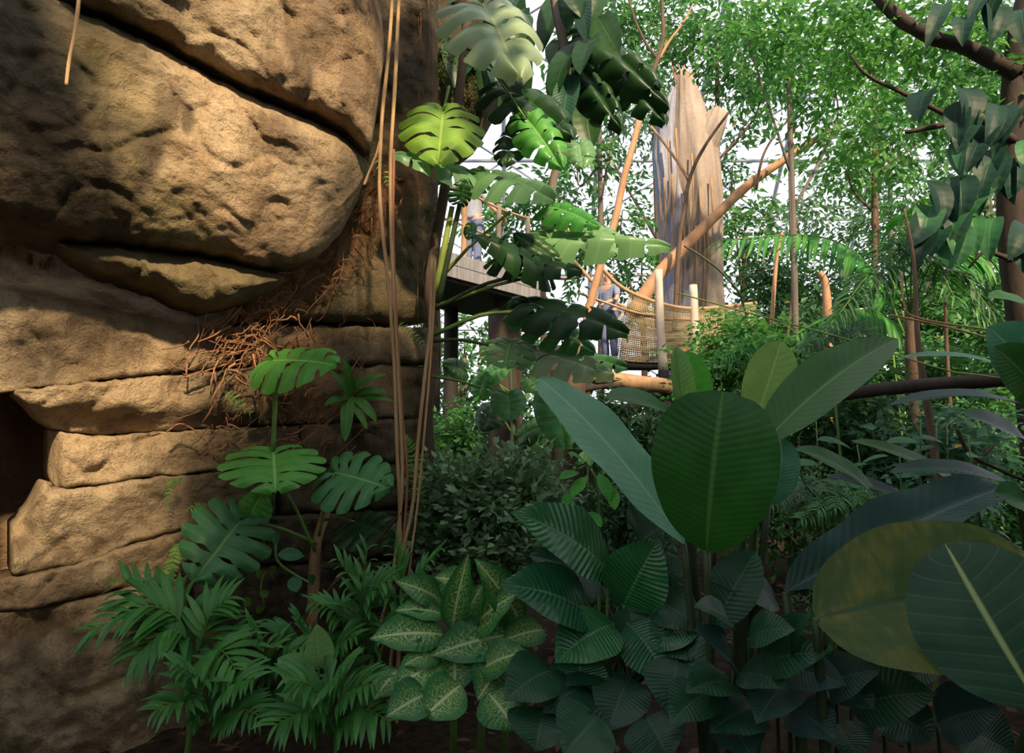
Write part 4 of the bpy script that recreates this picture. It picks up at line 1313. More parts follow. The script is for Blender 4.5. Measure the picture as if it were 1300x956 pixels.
rb = thing('rope_bridge', 'sagging rope bridge with beige netting and pale peeled posts', 'bridge', P(800, 462, 10.8))
YB = 10.6
deck = [P(690, 372, 11.0), P(735, 430, 10.8), P(775, 456, YB), P(838, 461, 10.5), P(890, 455, 10.5), P(960, 445, 11.0)]
DC = spline(deck, 60)
dm = box_mesh('plank', .15, 1.1, .04, .006)
for i in range(0, 58):
    a, b = Vector(DC[i]), Vector(DC[i + 1])
    d = (b - a)
    l = d.length
    Mx = Matrix.Translation((a + b) / 2 + Vector((0, .6, 0))) @ Matrix.Rotation(-math.atan2(d.z, d.x), 4, 'Y') @ Matrix.Diagonal((l / .15 * .92, 1, 1, 1))
    put('plank', dm, M['beam_dark'], rb, Mx)
tube('edge_beam', [p + Vector((0, .03, -.06)) for p in deck], .05, .05, M['beam_dark'], rb, 40, 6)
top = [P(700, 268, 11.0), P(757, 332, YB), P(790, 365, YB), P(838, 385, 10.5), P(886, 392, 10.5), P(960, 385, 11.0)]
tube('hand_rope', top, .035, .035, M['rope'], rb, 40, 7)
mid_r = [P(735, 372, YB), P(788, 391, YB), P(812, 398, 10.5), P(840, 401, 10.5)]
tube('rope', mid_r, .022, .022, M['rope'], rb, 24, 6)
back_top = [p + Vector((0, 1.2, .03)) for p in top]
tube('hand_rope', back_top, .035, .035, M['rope'], rb, 40, 7)
for (u, v0, v1) in [(838, 343, 470), (882, 362, 468)]:
    y = 10.48
    tube('post', [P(u + 4, v1, y), P(u, (v0 + v1) / 2, y), P(u - 2, v0, y)], .085, .07, M['post_pale'], rb, 10, 10, rough=.12)
    p0 = P(u, v1, y)
    tube('lower_post', [Vector((p0.x, p0.y, -.1)), P(u + 4, v1 - 4, y)], .09, .085, M['beam_dark'], rb, 4, 8)
# netting strands
TC = spline(top, 60)


N0 = min(range(60), key=lambda i: abs(DC[i][0] - P(786, 456, YB).x))


def netting(off):
    datas = []
    for k in range(34):
        f = (k + .5) / 34
        pts = [Vector(DC[i]) * (1 - f) + Vector(TC[i]) * f + Vector((0, off + .02 * math.sin(i * 2.1 + k), 0)) for i in list(range(N0, 59, 3)) + [59]]
        datas.append(tube_data(pts,   .010, .010, 30, 3))
    for i in range(N0, 59):
        for h in (0, .5):
            j = min(i + 1, 59)
            a = Vector(DC[i]) * (1 - h) + Vector(DC[j]) * h + Vector((0, off, 0))
            b = Vector(TC[i]) * (1 - h) + Vector(TC[j]) * h + Vector((0, off, 0))
            datas.append(tube_data([a, (a + b) / 2, b], .007, .007, 3, 3))
    V, Fc, UV = join(datas)
    put('netting', mesh('netting', V, Fc, UV), M['net'], rb, kind='stuff')


netting(0)
netting(1.2)

lg = thing('log_beam', 'pale peeled log lying under the rope bridge on dark posts', 'log', P(790, 485, 9.4))
tube('log', [P(735, 474, 9.4), P(770, 480, 9.4), P(810, 487, 9.3), P(850, 490, 9.2), P(900, 500, 9.2)], .13, .11, M['stem_tan'], lg, 14, 10, rough=.25)
for u, v in [(742, 478), (845, 492)]:
    p = P(u, v, 9.35)
    tube('support', [Vector((p.x, p.y, -.1)), p + Vector((0, 0, -.08))], .09, .08, M['beam_dark'], lg, 4, 8)

# dark trunks beneath the walkway
for u, y, v0, r, lab in [(640, 7.0, 395, .21, 'thick dark trunk standing below the timber platform'), (722, 6.0, 470, .20, 'dark reddish trunk behind the dull heart leaf'), (700, 8.2, 440, .13, 'slim dark trunk between the two thick dark trunks')]:
    t = thing('shaded_trunk', lab, 'tree trunk', ground_pt(u, 600, y))
    g = ground_pt(u, 600, y)
    e = P(u - 2, v0, y)
    tube('trunk', [g, (g + e) / 2 + Vector((.04, 0, 0)), e], r * 1.1, r * .85, M['bark_dark'] if u != 722 else M['bark_brown'], t, 12, 10, rough=.3)
    tube('branch', [P(u, v0 + 70, y), P(u + 40, v0 + 55, y), P(u + 90, v0 + 48, y - .3)], r * .45, r * .25, M['bark_dark'], t, 8, 7, rough=.3)


# ------------------------------------------------------------------ people on the walkway
def skin_mesh(name, nodes, edges, root=0, sub=2):
    me = bpy.data.meshes.new(name)
    me.from_pydata([n[0] for n in nodes], edges, [])
    o = bpy.data.objects.new(name + '_tmp', me)
    COL.objects.link(o)
    o.modifiers.new('s', 'SKIN')
    sv = me.skin_vertices[0].data
    for i, n in enumerate(nodes):
        r = n[1]
        sv[i].radius = (r, r) if not isinstance(r, tuple) else r
        sv[i].use_root = (i == root)
    m = o.modifiers.new('d', 'SUBSURF')
    m.levels = m.render_levels = sub
    dg = bpy.context.evaluated_depsgraph_get()
    out = bpy.data.meshes.new_from_object(o.evaluated_get(dg))
    out.name = name
    bpy.data.objects.remove(o)
    out.polygons.foreach_set('use_smooth', np.ones(len(out.polygons), dtype=bool))
    return out


def person(label, base, face, shirt, arm_r, arm_l, cap=None):
    """standing figure 1.7 m tall looking along +y before the turn by face"""
    t = thing('person', label, 'person', base)
    Mx = Matrix.Translation(base) @ Matrix.Rotation(face, 4, 'Z')
    n = [((0, 0, .95), (.15, .11)), ((0, 0, 1.15), (.135, .10)), ((0, .0, 1.35), (.165, .11)), ((0, -.01, 1.45), (.07, .07)), ((0, 0, 1.52), (.055, .055)), ((0, .02, 1.60), (.075, .09)), ((0, .015, 1.68), (.07, .085))]
    e = [(0, 1), (1, 2), (2, 3), (3, 4), (4, 5), (5, 6)]
    for s, arm in ((-1, arm_l), (1, arm_r)):
        k = len(n)
        sh_ = (s * .19, 0, 1.40)
        el, wr = arm
        n += [(sh_, .055), (el, .042), (wr, .030)]
        e += [(2, k), (k, k + 1), (k + 1, k + 2)]
        dv = (Vector(wr) - Vector(el)).normalized()
        sx = dv.cross(Vector((0, 0, 1)))
        sx = sx.normalized() if sx.length > .1 else Vector((1, 0, 0))
        pal = Vector(wr) + dv * .06
        kp = len(n)
        n.append((tuple(pal), (.035, .018)))
        e.append((k + 2, kp))
        for j, (o_, l_) in enumerate(((-.026, .06), (-.009, .072), (.009, .068), (.026, .052))):
            kk = len(n)
            a_ = pal + dv * .025 + sx * o_
            n += [(tuple(a_), .0095), (tuple(a_ + dv * l_ * .55 + Vector((0, 0, -.012))), .009), (tuple(a_ + dv * l_ * .8 + Vector((0, 0, -.035))), .008)]
            e += [(kp, kk), (kk, kk + 1), (kk + 1, kk + 2)]
        kk = len(n)
        n += [(tuple(Vector(wr) + dv * .03 + sx * .035), .011), (tuple(Vector(wr) + dv * .07 + sx * .055 + Vector((0, 0, -.02))), .009)]
        e += [(k + 2, kk), (kk, kk + 1)]
        k = len(n)
        n += [((s * .09, 0, .88), .09), ((s * .10, .02, .50), .062), ((s * .10, -.02, .10), .042), ((s * .11, .10, .04), (.04, .03))]
        e += [(0, k), (k, k + 1), (k + 1, k + 2), (k + 2, k + 3)]
    put('body', skin_mesh('body', n, e), M['skin'], t, Mx)
    # face
    fa = []
    for x, z, r in ((-.03, 1.63, .012), (.03, 1.63, .012)):
        fa.append(tube_data([(x - .014, .105, z), (x, .112, z), (x + .014, .105, z)], r * .7, r * .7, 5, 6))
    V, Fc, UV = join(fa)
    put('eyes', mesh('eyes', V, Fc, UV), M['hair'], t, Mx)
    V, Fc, UV = join([tube_data([(0, .105, 1.64), (0, .125, 1.605), (0, .112, 1.595)], .009, .014, 5, 6), tube_data([(-.075, 0, 1.64), (-.088, -.005, 1.615), (-.078, 0, 1.59)], .012, .01, 4, 6), tube_data([(.075, 0, 1.64), (.088, -.005, 1.615), (.078, 0, 1.59)], .012, .01, 4, 6)])
    put('nose_and_ears', mesh('nose_and_ears', V, Fc, UV), M['skin'], t, Mx)
    V, Fc, UV = tube_data([(-.022, .103, 1.565), (0, .11, 1.563), (.022, .103, 1.565)], .005, .005, 5, 5)
    put('mouth', mesh('mouth', V, Fc, UV), plain_mat('lips', (.4, .14, .12), .5), t, Mx)
    hn = [((0, -.03, 1.60), (.082, .085)), ((0, -.015, 1.70), (.082, .09)), ((0, -.05, 1.56), (.06, .05))]
    put('hair', skin_mesh('hair', hn, [(0, 1), (0, 2)]), M[cap or 'hair'], t, Mx)
    sn = [((0, 0, .90), (.18, .14)), ((0, 0, 1.15), (.165, .13)), ((0, 0, 1.34), (.19, .135)), ((0, -.01, 1.45), (.10, .09))]
    se = [(0, 1), (1, 2), (2, 3)]
    for s, arm in ((-1, arm_l), (1, arm_r)):
        k = len(sn)
        mid = Vector((s * .19, 0, 1.40)).lerp(Vector(arm[0]), .85)
        sn += [((s * .19, 0, 1.40), .075), (tuple(mid), .062)]
        se += [(2, k), (k, k + 1)]
    put('shirt', skin_mesh('shirt', sn, se, 1), M[shirt], t, Mx)
    tn = [((0, 0, 1.0), (.165, .125))]
    te = []
    for s in (-1, 1):
        k = len(tn)
        tn += [((s * .09, 0, .86), .105), ((s * .10, .02, .50), .08), ((s * .10, -.02, .08), .068)]
        te += [(0, k), (k, k + 1), (k + 1, k + 2)]
    put('trousers', skin_mesh('trousers', tn, te), M['jeans'], t, Mx)
    V, Fc, UV = tube_data([(.165 * math.cos(a), .125 * math.sin(a), .885) for a in np.linspace(0, 2 * PI, 20)], .016, .016, 24, 5)
    put('belt', mesh('belt', V, Fc, UV), M['belt'], t, Mx)
    for s in (-1, 1):
        put('shoe', skin_mesh('shoe', [((s * .10, -.05, .05), (.05, .045)), ((s * .11, .06, .045), (.052, .04)), ((s * .115, .17, .035), (.045, .03))], [(0, 1), (1, 2)]), M['shoe'], t, Mx)
    return t


fp = P(600, 347, 10.3)
fp.z = ZD + .02
person('person in blue jeans and pale top standing on the timber platform', fp, -.6, 'shirt_white', ((.30, .10, 1.15), (.38, .30, 1.02)), ((-.30, .05, 1.12), (-.22, .30, 1.10)))
k_ = min(range(60), key=lambda i: abs(DC[i][0] - P(774, 456, 11.2).x))
fp = Vector(DC[k_]) + Vector((0, .6, .03))
person('person in striped pale blue shirt and jeans holding the bridge rope', fp, 2.3, 'shirt', ((.27, .12, 1.14), (.20, .38, 1.05)), ((-.28, .1, 1.14), (-.24, .36, 1.04)))

# ------------------------------------------------------------------ giant pale trunk
gt = thing('giant_trunk', 'massive broken pale trunk with bluish shaded side behind the rope bridge', 'tree trunk', ground_pt(875, 460, 13.0))


def big_trunk(name, cpts, rads, mat, flute, seed, top_jag=.0):
    n, s = 60, 56
    C = spline(cpts, n)
    rr = spline([(r, 0, 0) for r in rads], n)[:, 0]
    V, Fc = [], []
    for i in range(n):
        for k in range(s):
            a = 2 * PI * k / s
            d = Vector((math.cos(a), math.sin(a), 0))
            q = Vector((math.cos(a) * 2.2 + seed, math.sin(a) * 2.2, C[i][2] * .22))
            f = 1 + flute * noise.fractal(q * 1.6, .8, 2, 4) + .03 * noise.noise(Vector((a * 14, C[i][2] * .8, seed)))
            p = Vector(C[i]) + d * rr[i] * f
            if i == n - 1: p.z += top_jag * noise.noise(Vector((a * 3, seed, 0)))
            V.append(p)
    for i in range(n - 1):
        for k in range(s):
            k2 = (k + 1) % s
            Fc.append((i * s + k, i * s + k2, (i + 1) * s + k2, (i + 1) * s + k))
    V.append(Vector(C[-1]))
    for k in range(s):
        Fc.append(((n - 1) * s + k, (n - 1) * s + (k + 1) % s, n * s))
    return put(name, mesh(name, V, Fc), M[mat], gt)


Y = 13.0
g0 = ground_pt(880, 460, Y)
w = px(Y)
big_trunk('trunk', [g0, P(883, 430, Y), P(885, 330, Y), P(882, 240, Y), P(878, 180, Y), P(872, 130, Y), P(868, 100, Y)], [46 * w, 37 * w, 33 * w, 31 * w, 30 * w, 20 * w, 12 * w], 'bark_pale', .16, 1, .5)
big_trunk('buttress', [g0 + Vector((-.45, -.1, 0)), P(858, 430, Y - .3), P(856, 330, Y - .25), P(850, 240, Y - .2), P(846, 190, Y), P(850, 140, Y), P(858, 112, Y)], [24 * w, 20 * w, 17 * w, 16 * w, 17 * w, 12 * w, 6 * w], 'bark_shaded', .2, 5, .2)
big_trunk('broken_limb', [P(885, 210, Y), P(895, 185, Y - .1), P(904, 162, Y - .2), P(910, 145, Y - .2), P(908, 138, Y - .2)], [18 * w, 18 * w, 16 * w, 12 * w, 4 * w], 'bark_pale', .25, 9, .2)
R = random.Random(4)
for i in range(9):
    u = 858 + i * 2.3
    tube('splinter', [P(u, 112, Y), P(u + R.uniform(-3, 5), 100, Y - .1), P(u + R.uniform(-8, 14), R.uniform(78, 95), Y - .1)], .035, .012, M['stem_tan'], gt, 5, 5)
for i in range(14):
    u = 838 + i * 5
    v = R.uniform(150, 300)
    tube('aerial_root', [P(u, v, Y - .55), P(u + 2, v + 60, Y - .65), P(u - 3, v + 120, Y - .6)], .025, .012, M['stem_tan'], gt, 8, 5)

# forked branches, each a thing of its own
for lab, y, parts in [
    ('upright orange brown branch forking high beside the broken trunk', 9.9, [([(728, 560), (742, 420), (768, 318), (778, 290), (786, 255), (795, 215), (805, 180), (812, 150)], .07, .05, 'bark_branch'), ([(812, 150), (822, 110), (836, 72), (842, 40), (838, -30)], .05, .03, 'bark_brown'),
        ([(836, 76), (850, 52), (868, 28), (880, 5)], .03, .012, 'bark_branch'), ([(836, 76), (822, 58), (808, 30), (795, -10)], .03, .015, 'bark_brown')]),
    ('brown forked twig crossing the pale giant trunk', 11.2, [([(856, 420), (862, 310), (868, 270), (876, 225), (895, 185), (925, 143)], .05, .025, 'bark_brown'), ([(874, 228), (860, 205), (842, 180), (826, 160)], .035, .02, 'bark_branch')])]:
    t = thing('forked_branch', lab, 'branch', P(*parts[0][0][0], y))
    for pts, r0, r1, m_ in parts:
        tube('limb', [P(u, v, y) for u, v in pts], r0, r1, M[m_], t, 18, 8, rough=.18)

# leaning orange-tan pole and thin branches
for pts, r0, r1, y, m_, lab in [
    ([(800, 402), (835, 350), (870, 312), (910, 272), (950, 235), (1000, 200), (1052, 166)], .15, .06, 11.6, 'bark_branch', 'long orange tan bare branch leaning across the giant trunk'),
    ([(960, 240), (968, 200), (985, 170), (1010, 145), (1040, 130)], .03, .012, 11.4, 'bark_brown', 'thin brown twig above the leaning bare branch'),
    ([(958, 690), (956, 500), (945, 390), (920, 350), (890, 325), (868, 312)], .02, .012, 8.0, 'stem_dark', 'thin dark bare twig arching before the giant trunk'),
    ([(972, 545), (977, 450), (984, 350), (988, 315), (993, 295)], .045, .02, 10, 'bark_branch', 'tan bare upright stick under the palm frond'),
    ([(1056, 545), (1052, 450), (1050, 385), (1047, 358), (1040, 345)], .085, .05, 10, 'bark_branch', 'thick tan cut trunk with a stub under the palm frond'),
    ([(994, 545), (998, 450), (1006, 375), (1012, 352), (1010, 335)], .03, .012, 10, 'bark_brown', 'crooked dead twig under the palm frond'),
    ([(1195, 700), (1190, 610), (1178, 520), (1165, 430), (1160, 330), (1148, 265)], .045, .008, 5.2, 'bark_brown', 'slim brown trunk rising behind the torn banana leaf'),
    ([(1215, 720), (1212, 600), (1205, 500), (1200, 380), (1205, 300)], .04, .008, 6.4, 'bark_brown', 'second slim trunk beside the slim brown trunk'),
    ([(1000, 518), (1060, 503), (1120, 494), (1200, 487), (1310, 480)], .045, .055, 4.6, 'bark_dark', 'dark nearly level branch crossing behind the paddle leaves'),
    ([(1215, 545), (1230, 575), (1255, 590), (1300, 610)], .012, .012, 4.2, 'bark_dark', 'thin dark bent twig by the slim brown trunk'),
    ([(1186, 650), (1215, 600), (1240, 585), (1262, 565)], .018, .014, 5.2, 'bark_brown', 'slim brown prop leaning on the slim trunk'),
    ([(860, 372), (960, 400), (1080, 432), (1200, 470), (1290, 490), (1312, 580), (1318, 760)], .006, .006, 4.4, 'stem_lime', 'long thin green tendril stretched above the paddle leaves'),
    ([(1145, 345), (1148, 385), (1170, 405), (1300, 425)], .008, .008, 4.4, 'vine_tan', 'tan looping tendril near the blue green fan palm'),
    ([(1130, 400), (1190, 412), (1240, 425), (1300, 440)], .008, .008, 4.5, 'vine_tan', 'straight tan tendril under the looping tendril'),
]:
    o = tube('bare_branch', [P(u, v, y) for u, v in pts], r0, r1, M[m_], None, 22, 8, rough=.18)
    set_props(o, lab, 'branch')

# ------------------------------------------------------------------ near tree at the right edge
nt1 = thing('overhanging_tree', 'dark limbed tree reaching in with bluish drooping leaves', 'tree', ground_pt(1330, 700, 6.0))
gr = ground_pt(1320, 700, 6.0)
tube('trunk', [gr, P(1310, 500, 6.0), P(1285, 300, 6.0), P(1290, 90, 6.0), P(1320, -60, 6.0)], .14, .12, M['bark_dark'], nt1, 18, 9, rough=.25)
for pts, r0, r1 in [([(1290, 92), (1230, 62), (1180, 45), (1140, 22), (1105, -15)], .085, .06), ([(1290, 180), (1240, 150), (1190, 160), (1150, 168)], .05, .02), ([(1230, 160), (1190, 140), (1150, 120), (1100, 95), (1080, 70)], .03, .012), ([(1290, 92), (1310, 70), (1340, 60)], .06, .05), ([(1285, 330), (1250, 320), (1230, 340)], .03, .012)]:
    tube('branch', [P(u, v, 5.9) for u, v in pts], r0, r1, M['bark_dark'], nt1, 14, 8, rough=.25)
R = random.Random(12)
for i in range(46):
    u, v = R.uniform(1175, 1310), R.uniform(100, 310)
    if i < 6: u, v = R.uniform(1180, 1300), R.uniform(-20, 40)
    bleaf(nt1, (u, v), (u + R.uniform(-30, 12), v + R.uniform(35, 62)), R.uniform(24, 40), R.choice(['climber_dark', 'climber_dark', 'herb_dark']), 5.6, 5.5, R.uniform(.2, .7), R.uniform(-.7, .7), -.8, droop=.6, fold=.35, a=.45, b=.9, n=8, m=2)
foliage(nt1, [(P(1150, 20, 6.2), (.9, .6, .5), 150), (P(1240, 100, 6.3), (.6, .6, .8), 110), (P(1060, 40, 6.6), (.7, .6, .5), 120), (P(1130, 180, 6.6), (.5, .5, .5), 70)], .11, 'fol_bright', 7, .5)

# ------------------------------------------------------------------ background trees
BT = [  # u, Y, crown blobs (u, v, ru px, rv px), leaf size, material, label
    (760, 12.5, [(760, 60, 70, 90), (800, 20, 80, 60), (735, 200, 45, 60)], .17, 'fol_mid', 'mid green tree filling the gap above the rope bridge'),
    (900, 15.0, [(910, 60, 90, 80), (850, 30, 70, 60), (960, 110, 60, 60)], .19, 'fol_mid', 'tree with drooping sprays above the broken giant trunk'),
    (1000, 9.5, [(1000, 60, 90, 80), (1060, 120, 80, 70), (950, 20, 80, 50)], .13, 'fol_bright', 'bright leafed tree spreading over the leaning bare branch'),
    (1110, 11.0, [(1110, 70, 100, 80), (1080, 200, 70, 60), (1180, 130, 80, 60)], .14, 'fol_bright', 'bright airy tree behind the dark overhanging limb'),
    (1260, 12.0, [(1250, 60, 90, 80), (1290, 180, 70, 80), (1210, 250, 60, 50)], .15, 'fol_mid', 'tall tree behind the bluish drooping leaves'),
    (945, 17.0, [(945, 300, 60, 70), (930, 220, 40, 50), (990, 370, 70, 50)], .2, 'fol_mid', 'bushy tree beside the pale giant trunk'),
    (1060, 19.0, [(1040, 380, 80, 60), (1110, 300, 70, 60)], .2, 'fol_dark', 'dark rounded tree beyond the cut trunk stub'),
    (1180, 16.0, [(1180, 330, 80, 60), (1150, 260, 50, 50), (1240, 380, 80, 60)], .19, 'fol_mid', 'broad tree beyond the blue green fan palm'),
    (1270, 20.0, [(1270, 360, 80, 70), (1300, 280, 60, 60)], .22, 'fol_bright', 'light green hazy tree near the glasshouse end'),
    (690, 16.0, [(690, 250, 60, 80), (640, 280, 60, 60), (740, 320, 50, 50)], .2, 'fol_mid', 'tree seen through the gap above the timber platform'),
    (600, 15.0, [(590, 430, 60, 50), (640, 460, 60, 50), (570, 520, 40, 60)], .2, 'fol_mid', 'tree in the gap under the timber platform'),
    (690, 18.0, [(690, 440, 70, 60), (740, 520, 60, 60), (620, 540, 60, 40)], .22, 'fol_dark', 'dark tree beyond the trunks under the walkway'),
    (480, 14.0, [(480, 420, 90, 80), (420, 500, 80, 60), (540, 540, 60, 50)], .2, 'fol_mid', 'tree standing behind the rock end'),
    (830, 17.0, [(815, 340, 50, 70), (790, 280, 50, 60)], .2, 'fol_mid', 'tree seen through the rope bridge netting'),
    (1130, 24.0, [(1130, 180, 110, 90), (1020, 260, 70, 70)], .26, 'fol_far', 'tall pale tree far back under the glasshouse frame'),
    (850, 24.0, [(830, 150, 90, 100), (760, 120, 70, 80)], .26, 'fol_far', 'tall grey green tree far behind the giant trunk'),
    (1290, 26.0, [(1290, 120, 100, 100), (1230, 40, 90, 70)], .27, 'fol_far', 'tall hazy tree far behind the overhanging limb'),
]
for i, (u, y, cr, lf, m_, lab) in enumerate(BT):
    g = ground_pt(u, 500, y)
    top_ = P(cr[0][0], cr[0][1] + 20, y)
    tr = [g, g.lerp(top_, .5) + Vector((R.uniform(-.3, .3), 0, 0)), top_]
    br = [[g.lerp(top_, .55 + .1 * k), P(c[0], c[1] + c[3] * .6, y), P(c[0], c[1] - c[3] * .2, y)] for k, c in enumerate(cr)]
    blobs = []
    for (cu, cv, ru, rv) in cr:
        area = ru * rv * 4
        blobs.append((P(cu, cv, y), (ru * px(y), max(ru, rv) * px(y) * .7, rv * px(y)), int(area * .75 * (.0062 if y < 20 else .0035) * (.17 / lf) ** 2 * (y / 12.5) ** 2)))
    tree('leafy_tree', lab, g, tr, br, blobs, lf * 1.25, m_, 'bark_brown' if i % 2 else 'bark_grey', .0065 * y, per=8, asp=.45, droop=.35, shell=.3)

# undergrowth shrubs between the paddle leaves and the trees
US = [
    (1000, 6.5, [(1000, 470, 70, 50), (950, 440, 50, 40)], .11, 'fol_mid', 'mid green shrub behind the light upright paddle leaf'),
    (900, 7.0, [(900, 470, 50, 40), (930, 430, 40, 40)], .10, 'fol_bright', 'bright shrub at the foot of the pale giant trunk'),
    (1100, 6.0, [(1090, 560, 70, 60), (1060, 500, 60, 40)], .12, 'fol_dark', 'dark shrub under the level dark branch'),
    (1180, 5.6, [(1170, 600, 80, 60), (1230, 560, 50, 60)], .12, 'fol_blue', 'blue green shrub around the slim brown trunk'),
    (1270, 7.0, [(1260, 640, 70, 50), (1290, 560, 60, 60)], .13, 'fol_mid', 'shrub at the far end of the level dark branch'),
    (1060, 4.4, [(1060, 640, 60, 40), (1110, 660, 60, 35)], .06, 'fol_mid', 'fine leafed ground shrub behind the torn banana leaf'),
    (800, 5.4, [(800, 560, 60, 50), (760, 530, 40, 40)], .07, 'fol_dark', 'dark fine leafed shrub under the pale log'),
    (840, 4.4, [(800, 640, 50, 40), (770, 660, 50, 30)], .05, 'fol_dark', 'low dark shrub beneath the bright seedling'),
    (580, 7.5, [(580, 570, 50, 60), (620, 600, 60, 40)], .09, 'fol_mid', 'loose shrub behind the small leaved bush'),
    (730, 7.5, [(720, 590, 60, 50), (680, 580, 50, 40)], .09, 'fol_dark', 'dark shrub at the foot of the shaded trunks'),
    (1250, 10.0, [(1220, 470, 90, 50), (1130, 470, 70, 50)], .16, 'fol_mid', 'wide shrub beyond the level dark branch'),
    (1000, 12.0, [(990, 420, 70, 40), (1060, 450, 70, 40)], .17, 'fol_dark', 'deep green shrub beyond the cut trunk'),
    (640, 11.0, [(640, 560, 90, 40), (740, 560, 70, 40)], .16, 'fol_dark', 'far dark shrub closing the view below the platform'),
    (870, 11.0, [(850, 520, 80, 40), (930, 510, 70, 40)], .16, 'fol_dark', 'far dark shrub under the rope bridge'),
    (1150, 13.0, [(1150, 530, 120, 50), (1270, 530, 90, 50)], .18, 'fol_bright', 'sunlit shrub seen under the level dark branch'),
    (1010, 14.0, [(985, 360, 50, 40), (1080, 390, 60, 40)], .18, 'fol_dark', 'dark shrub mass behind the arching feather frond'),
    (1240, 15.0, [(1230, 410, 70, 45), (1160, 400, 60, 40)], .19, 'fol_mid', 'leafy shrub mass behind the slim trunks'),
    (1290, 8.5, [(1290, 440, 50, 60), (1280, 360, 40, 40)], .13, 'fol_mid', 'leafy shrub by the trunk of the overhanging tree'),
    (720, 4.2, [(735, 185, 40, 40)], .1, 'fol_mid', ''),
]
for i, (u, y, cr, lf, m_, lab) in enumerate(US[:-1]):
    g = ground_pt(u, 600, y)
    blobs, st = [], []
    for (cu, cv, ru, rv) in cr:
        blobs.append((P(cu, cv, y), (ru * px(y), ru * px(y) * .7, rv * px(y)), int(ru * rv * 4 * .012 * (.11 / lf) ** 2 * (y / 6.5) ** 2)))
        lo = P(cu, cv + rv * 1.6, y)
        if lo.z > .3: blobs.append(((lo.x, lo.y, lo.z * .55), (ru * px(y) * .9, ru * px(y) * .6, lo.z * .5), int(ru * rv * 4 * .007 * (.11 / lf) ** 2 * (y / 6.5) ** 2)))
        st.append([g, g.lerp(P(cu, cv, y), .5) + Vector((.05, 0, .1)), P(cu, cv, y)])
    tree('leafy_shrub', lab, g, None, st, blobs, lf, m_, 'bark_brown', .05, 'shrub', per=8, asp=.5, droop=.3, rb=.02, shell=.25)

# larger soft leaves in the understorey on the right
us = thing('broad_leaved_herb', 'understorey herb with many soft ovate leaves beneath the level dark branch', 'plant', ground_pt(1130, 680, 4.0))
R = random.Random(31)
for k in range(8):
    u = 1050 + 26 * k
    g = ground_pt(u, 690, 4.1)
    e = P(u + R.uniform(-15, 15), R.uniform(520, 580), 4.0)
    tube('stem', [g, (g + e) / 2 + Vector((R.uniform(-.05, .05), 0, 0)), e], .008, .004, M['stem_green'], us, 7, 5)
    for j in range(7):
        c = g.lerp(e, .3 + .1 * j)
        a = R.uniform(0, 2 * PI)
        tip = c + Vector((math.cos(a) * .22, math.sin(a) * .16, R.uniform(-.08, .08)))
        me = blade(.5, .3, .2, .6, .8, 8, 2)
        key = ('us', me.name)
        if key not in CACHE:
            CACHE[key] = me.copy()
            CACHE[key].materials.clear()
            CACHE[key].materials.append(M['herb_dark'])
        put('leaf', CACHE[key], None, us, frame_to(c, tip, Vector((0, -.4, 1))))

# palms in the middle distance
palm('arching feather palm frond in front of the cut tan trunk', ground_pt(1140, 520, 7.5), [
    [P(1150, 430, 7.5), P(1110, 345, 7.4), P(1040, 300, 7.3), P(915, 305, 7.1)],
    [P(1155, 430, 7.5), P(1130, 330, 7.5), P(1160, 260, 7.4), P(1240, 220, 7.3)],
    [P(1155, 430, 7.5), P(1170, 350, 7.3), P(1210, 320, 7.1), P(1290, 330, 6.8)],
    [P(1150, 430, 7.5), P(1120, 400, 7.3), P(1070, 395, 7.1), P(1000, 430, 6.9)]], .58, 34, 'palm_far', Wd=.10, name='feather_palm', stem=2.6, hang=1.3, r=.018)
fan = thing('fan_palm', 'blue green palm with narrow drooping leaflets beyond the tan tendrils', 'palm', ground_pt(1160, 560, 6.0))
R = random.Random(17)
tube('trunk', [ground_pt(1160, 560, 6.0), P(1158, 480, 6.0), P(1156, 400, 6.0)], .06, .05, M['bark_brown'], fan, 8, 8, rough=.2)
for k in range(9):
    a = PI * (.02 + .12 * k) + R.uniform(-.1, .1)
    L_ = R.uniform(80, 125)
    e = (1156 + L_ * math.cos(a), 385 - L_ * .55 * math.sin(a) + 45 * abs(math.cos(a)))
    m_ = (1156 + L_ * .5 * math.cos(a), 385 - L_ * .65 * math.sin(a) - 8)
    frond(fan, [P(1156, 400, 6.0), P(*m_, 5.9), P(*e, 5.7)], 15, .34, 'palm_dull' if k % 2 else 'palm', .09, .5, .6, (0, -.4, 1), .01, R=R)
for k, (u, v, y, lab) in enumerate([(1075, 655, 3.6, 'fine feathery ground palm behind the torn banana leaf'), (1030, 640, 3.7, 'grey green ground palm beside the upright paddle leaf'), (1170, 690, 3.2, 'small shaded palm above the yellowing banana blade'), (960, 460, 5.2, 'soft feathery palm seen over the light paddle leaf'), (1075, 440, 5.0, 'dull feathery palm behind the olive paddle leaf')]):
    fr = []
    for j in range(6):
        a = PI * (.08 + .17 * j)
        L_ = 48 + 6 * (j % 3)
        fr.append([P(u, v + 35, y), P(u + L_ * .5 * math.cos(a), v + 5 - L_ * .55 * math.sin(a), y - .05), P(u + L_ * math.cos(a), v + 10 - L_ * .45 * math.sin(a), y - .15)])
    palm(lab, ground_pt(u, 720, y), fr, .035 * y, 12, ['palm', 'palm_dull', 'palm', 'palm_far', 'palm_dull'][k], Wd=.13, name='ground_palm', stem=max(P(u, v + 35, y).z, .05))

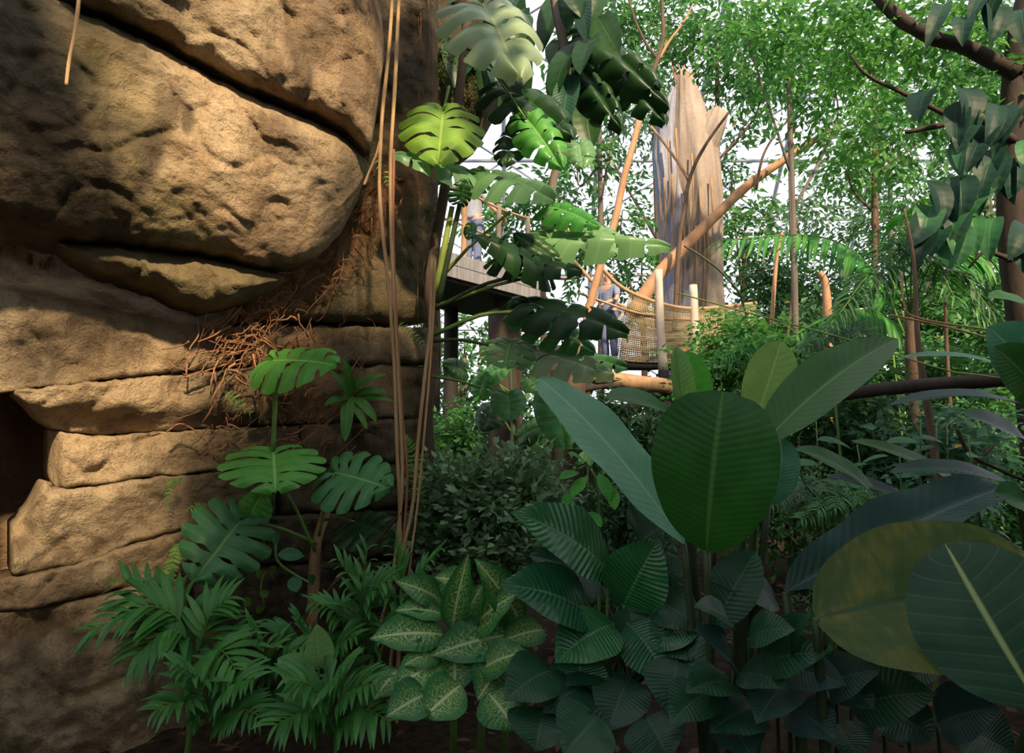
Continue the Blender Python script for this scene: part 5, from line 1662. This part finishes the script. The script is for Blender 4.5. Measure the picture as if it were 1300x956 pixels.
# moss and hanging rootlets on the dark pillar
ms = put('moss', leaves_mesh('moss', *sprays([(P(545, 70, 4.95), (.2, .15, .3), 160), (P(590, 100, 5.35), (.25, .12, .35), 260), (P(540, 270, 4.8), (.08, .1, .3), 90), (P(515, 60, 4.75), (.12, .12, .4), 120)], .03, 10, .3, .5)), M['fol_moss'])
set_props(ms, 'shaggy moss hanging on the dark pillar behind the lime leaf', 'moss', None, 'stuff')
rl = []
R = random.Random(9)
for i in range(60):
    u, v = R.uniform(468, 548), R.uniform(-20, 380)
    y = 4.55
    l = R.uniform(40, 130)
    rl.append(tube_data([P(u, v, y), P(u + R.gauss(0, 3), v + l * .5, y - .03), P(u + R.gauss(0, 5), v + l, y)], .0035, .002, 6, 3))
V, Fc, UV = join(rl)
o = put('hanging_rootlets', mesh('hanging_rootlets', V, Fc, UV), M['vine_red'])
set_props(o, 'fine hanging rootlets on the dark rock pillar behind the lianas', 'roots', None, 'stuff')

# leaf litter
n = 2600
pos = np.stack([RNG.uniform(-2.5, 5, n), RNG.uniform(1.6, 8, n), np.full(n, .03)], 1)
pos[:, 2] += RNG.uniform(-.02, .05, n)
pos = pos[(pos - np.array(WP0 + WN * .35)) @ np.array(WN) > 0]
n = len(pos)
o = put('leaf_litter', leaves_mesh('leaf_litter', pos, RNG.normal(size=(n, 3)) * np.array((1, 1, .15)), np.array((0, 0, 1.)) + RNG.normal(size=(n, 3)) * .3, RNG.uniform(.05, .12, n), .45, RNG.random(n)), M['litter'])
set_props(o, 'dry brown leaf litter scattered on the soil', 'leaf litter', None, 'stuff')

# ------------------------------------------------------------------ glasshouse steel frame far behind
cf = thing('ceiling', 'blue grey steel lattice of the glasshouse roof behind the trees', 'roof frame', (0, 34, 0), None, 'structure')


def roof_pt(x, s):
    """s from 0 at the far foot to 1 high overhead"""
    a = s * 1.35
    return Vector((x, 36 - 20 * (1 - math.cos(a)) - 2, 1.0 + 20 * math.sin(a)))


NX, NS = 15, 9
gx = [-28 + 4.6 * i for i in range(NX)]
for i, x in enumerate(gx):
    tube('beam', [roof_pt(x, s / NS) for s in range(NS + 1)], .11, .11, M['steel'], cf, 20, 6)
for s in range(NS + 1):
    tube('beam', [roof_pt(gx[0], s / NS), roof_pt(gx[-1], s / NS)], .08, .08, M['steel'], cf, 2, 6)
for i in range(NX - 1):
    for s in range(NS):
        a, b = (i, i + 1) if (i + s) % 2 else (i + 1, i)
        tube('brace', [roof_pt(gx[a], s / NS), roof_pt(gx[b], (s + 1) / NS)], .05, .05, M['steel'], cf, 2, 5)
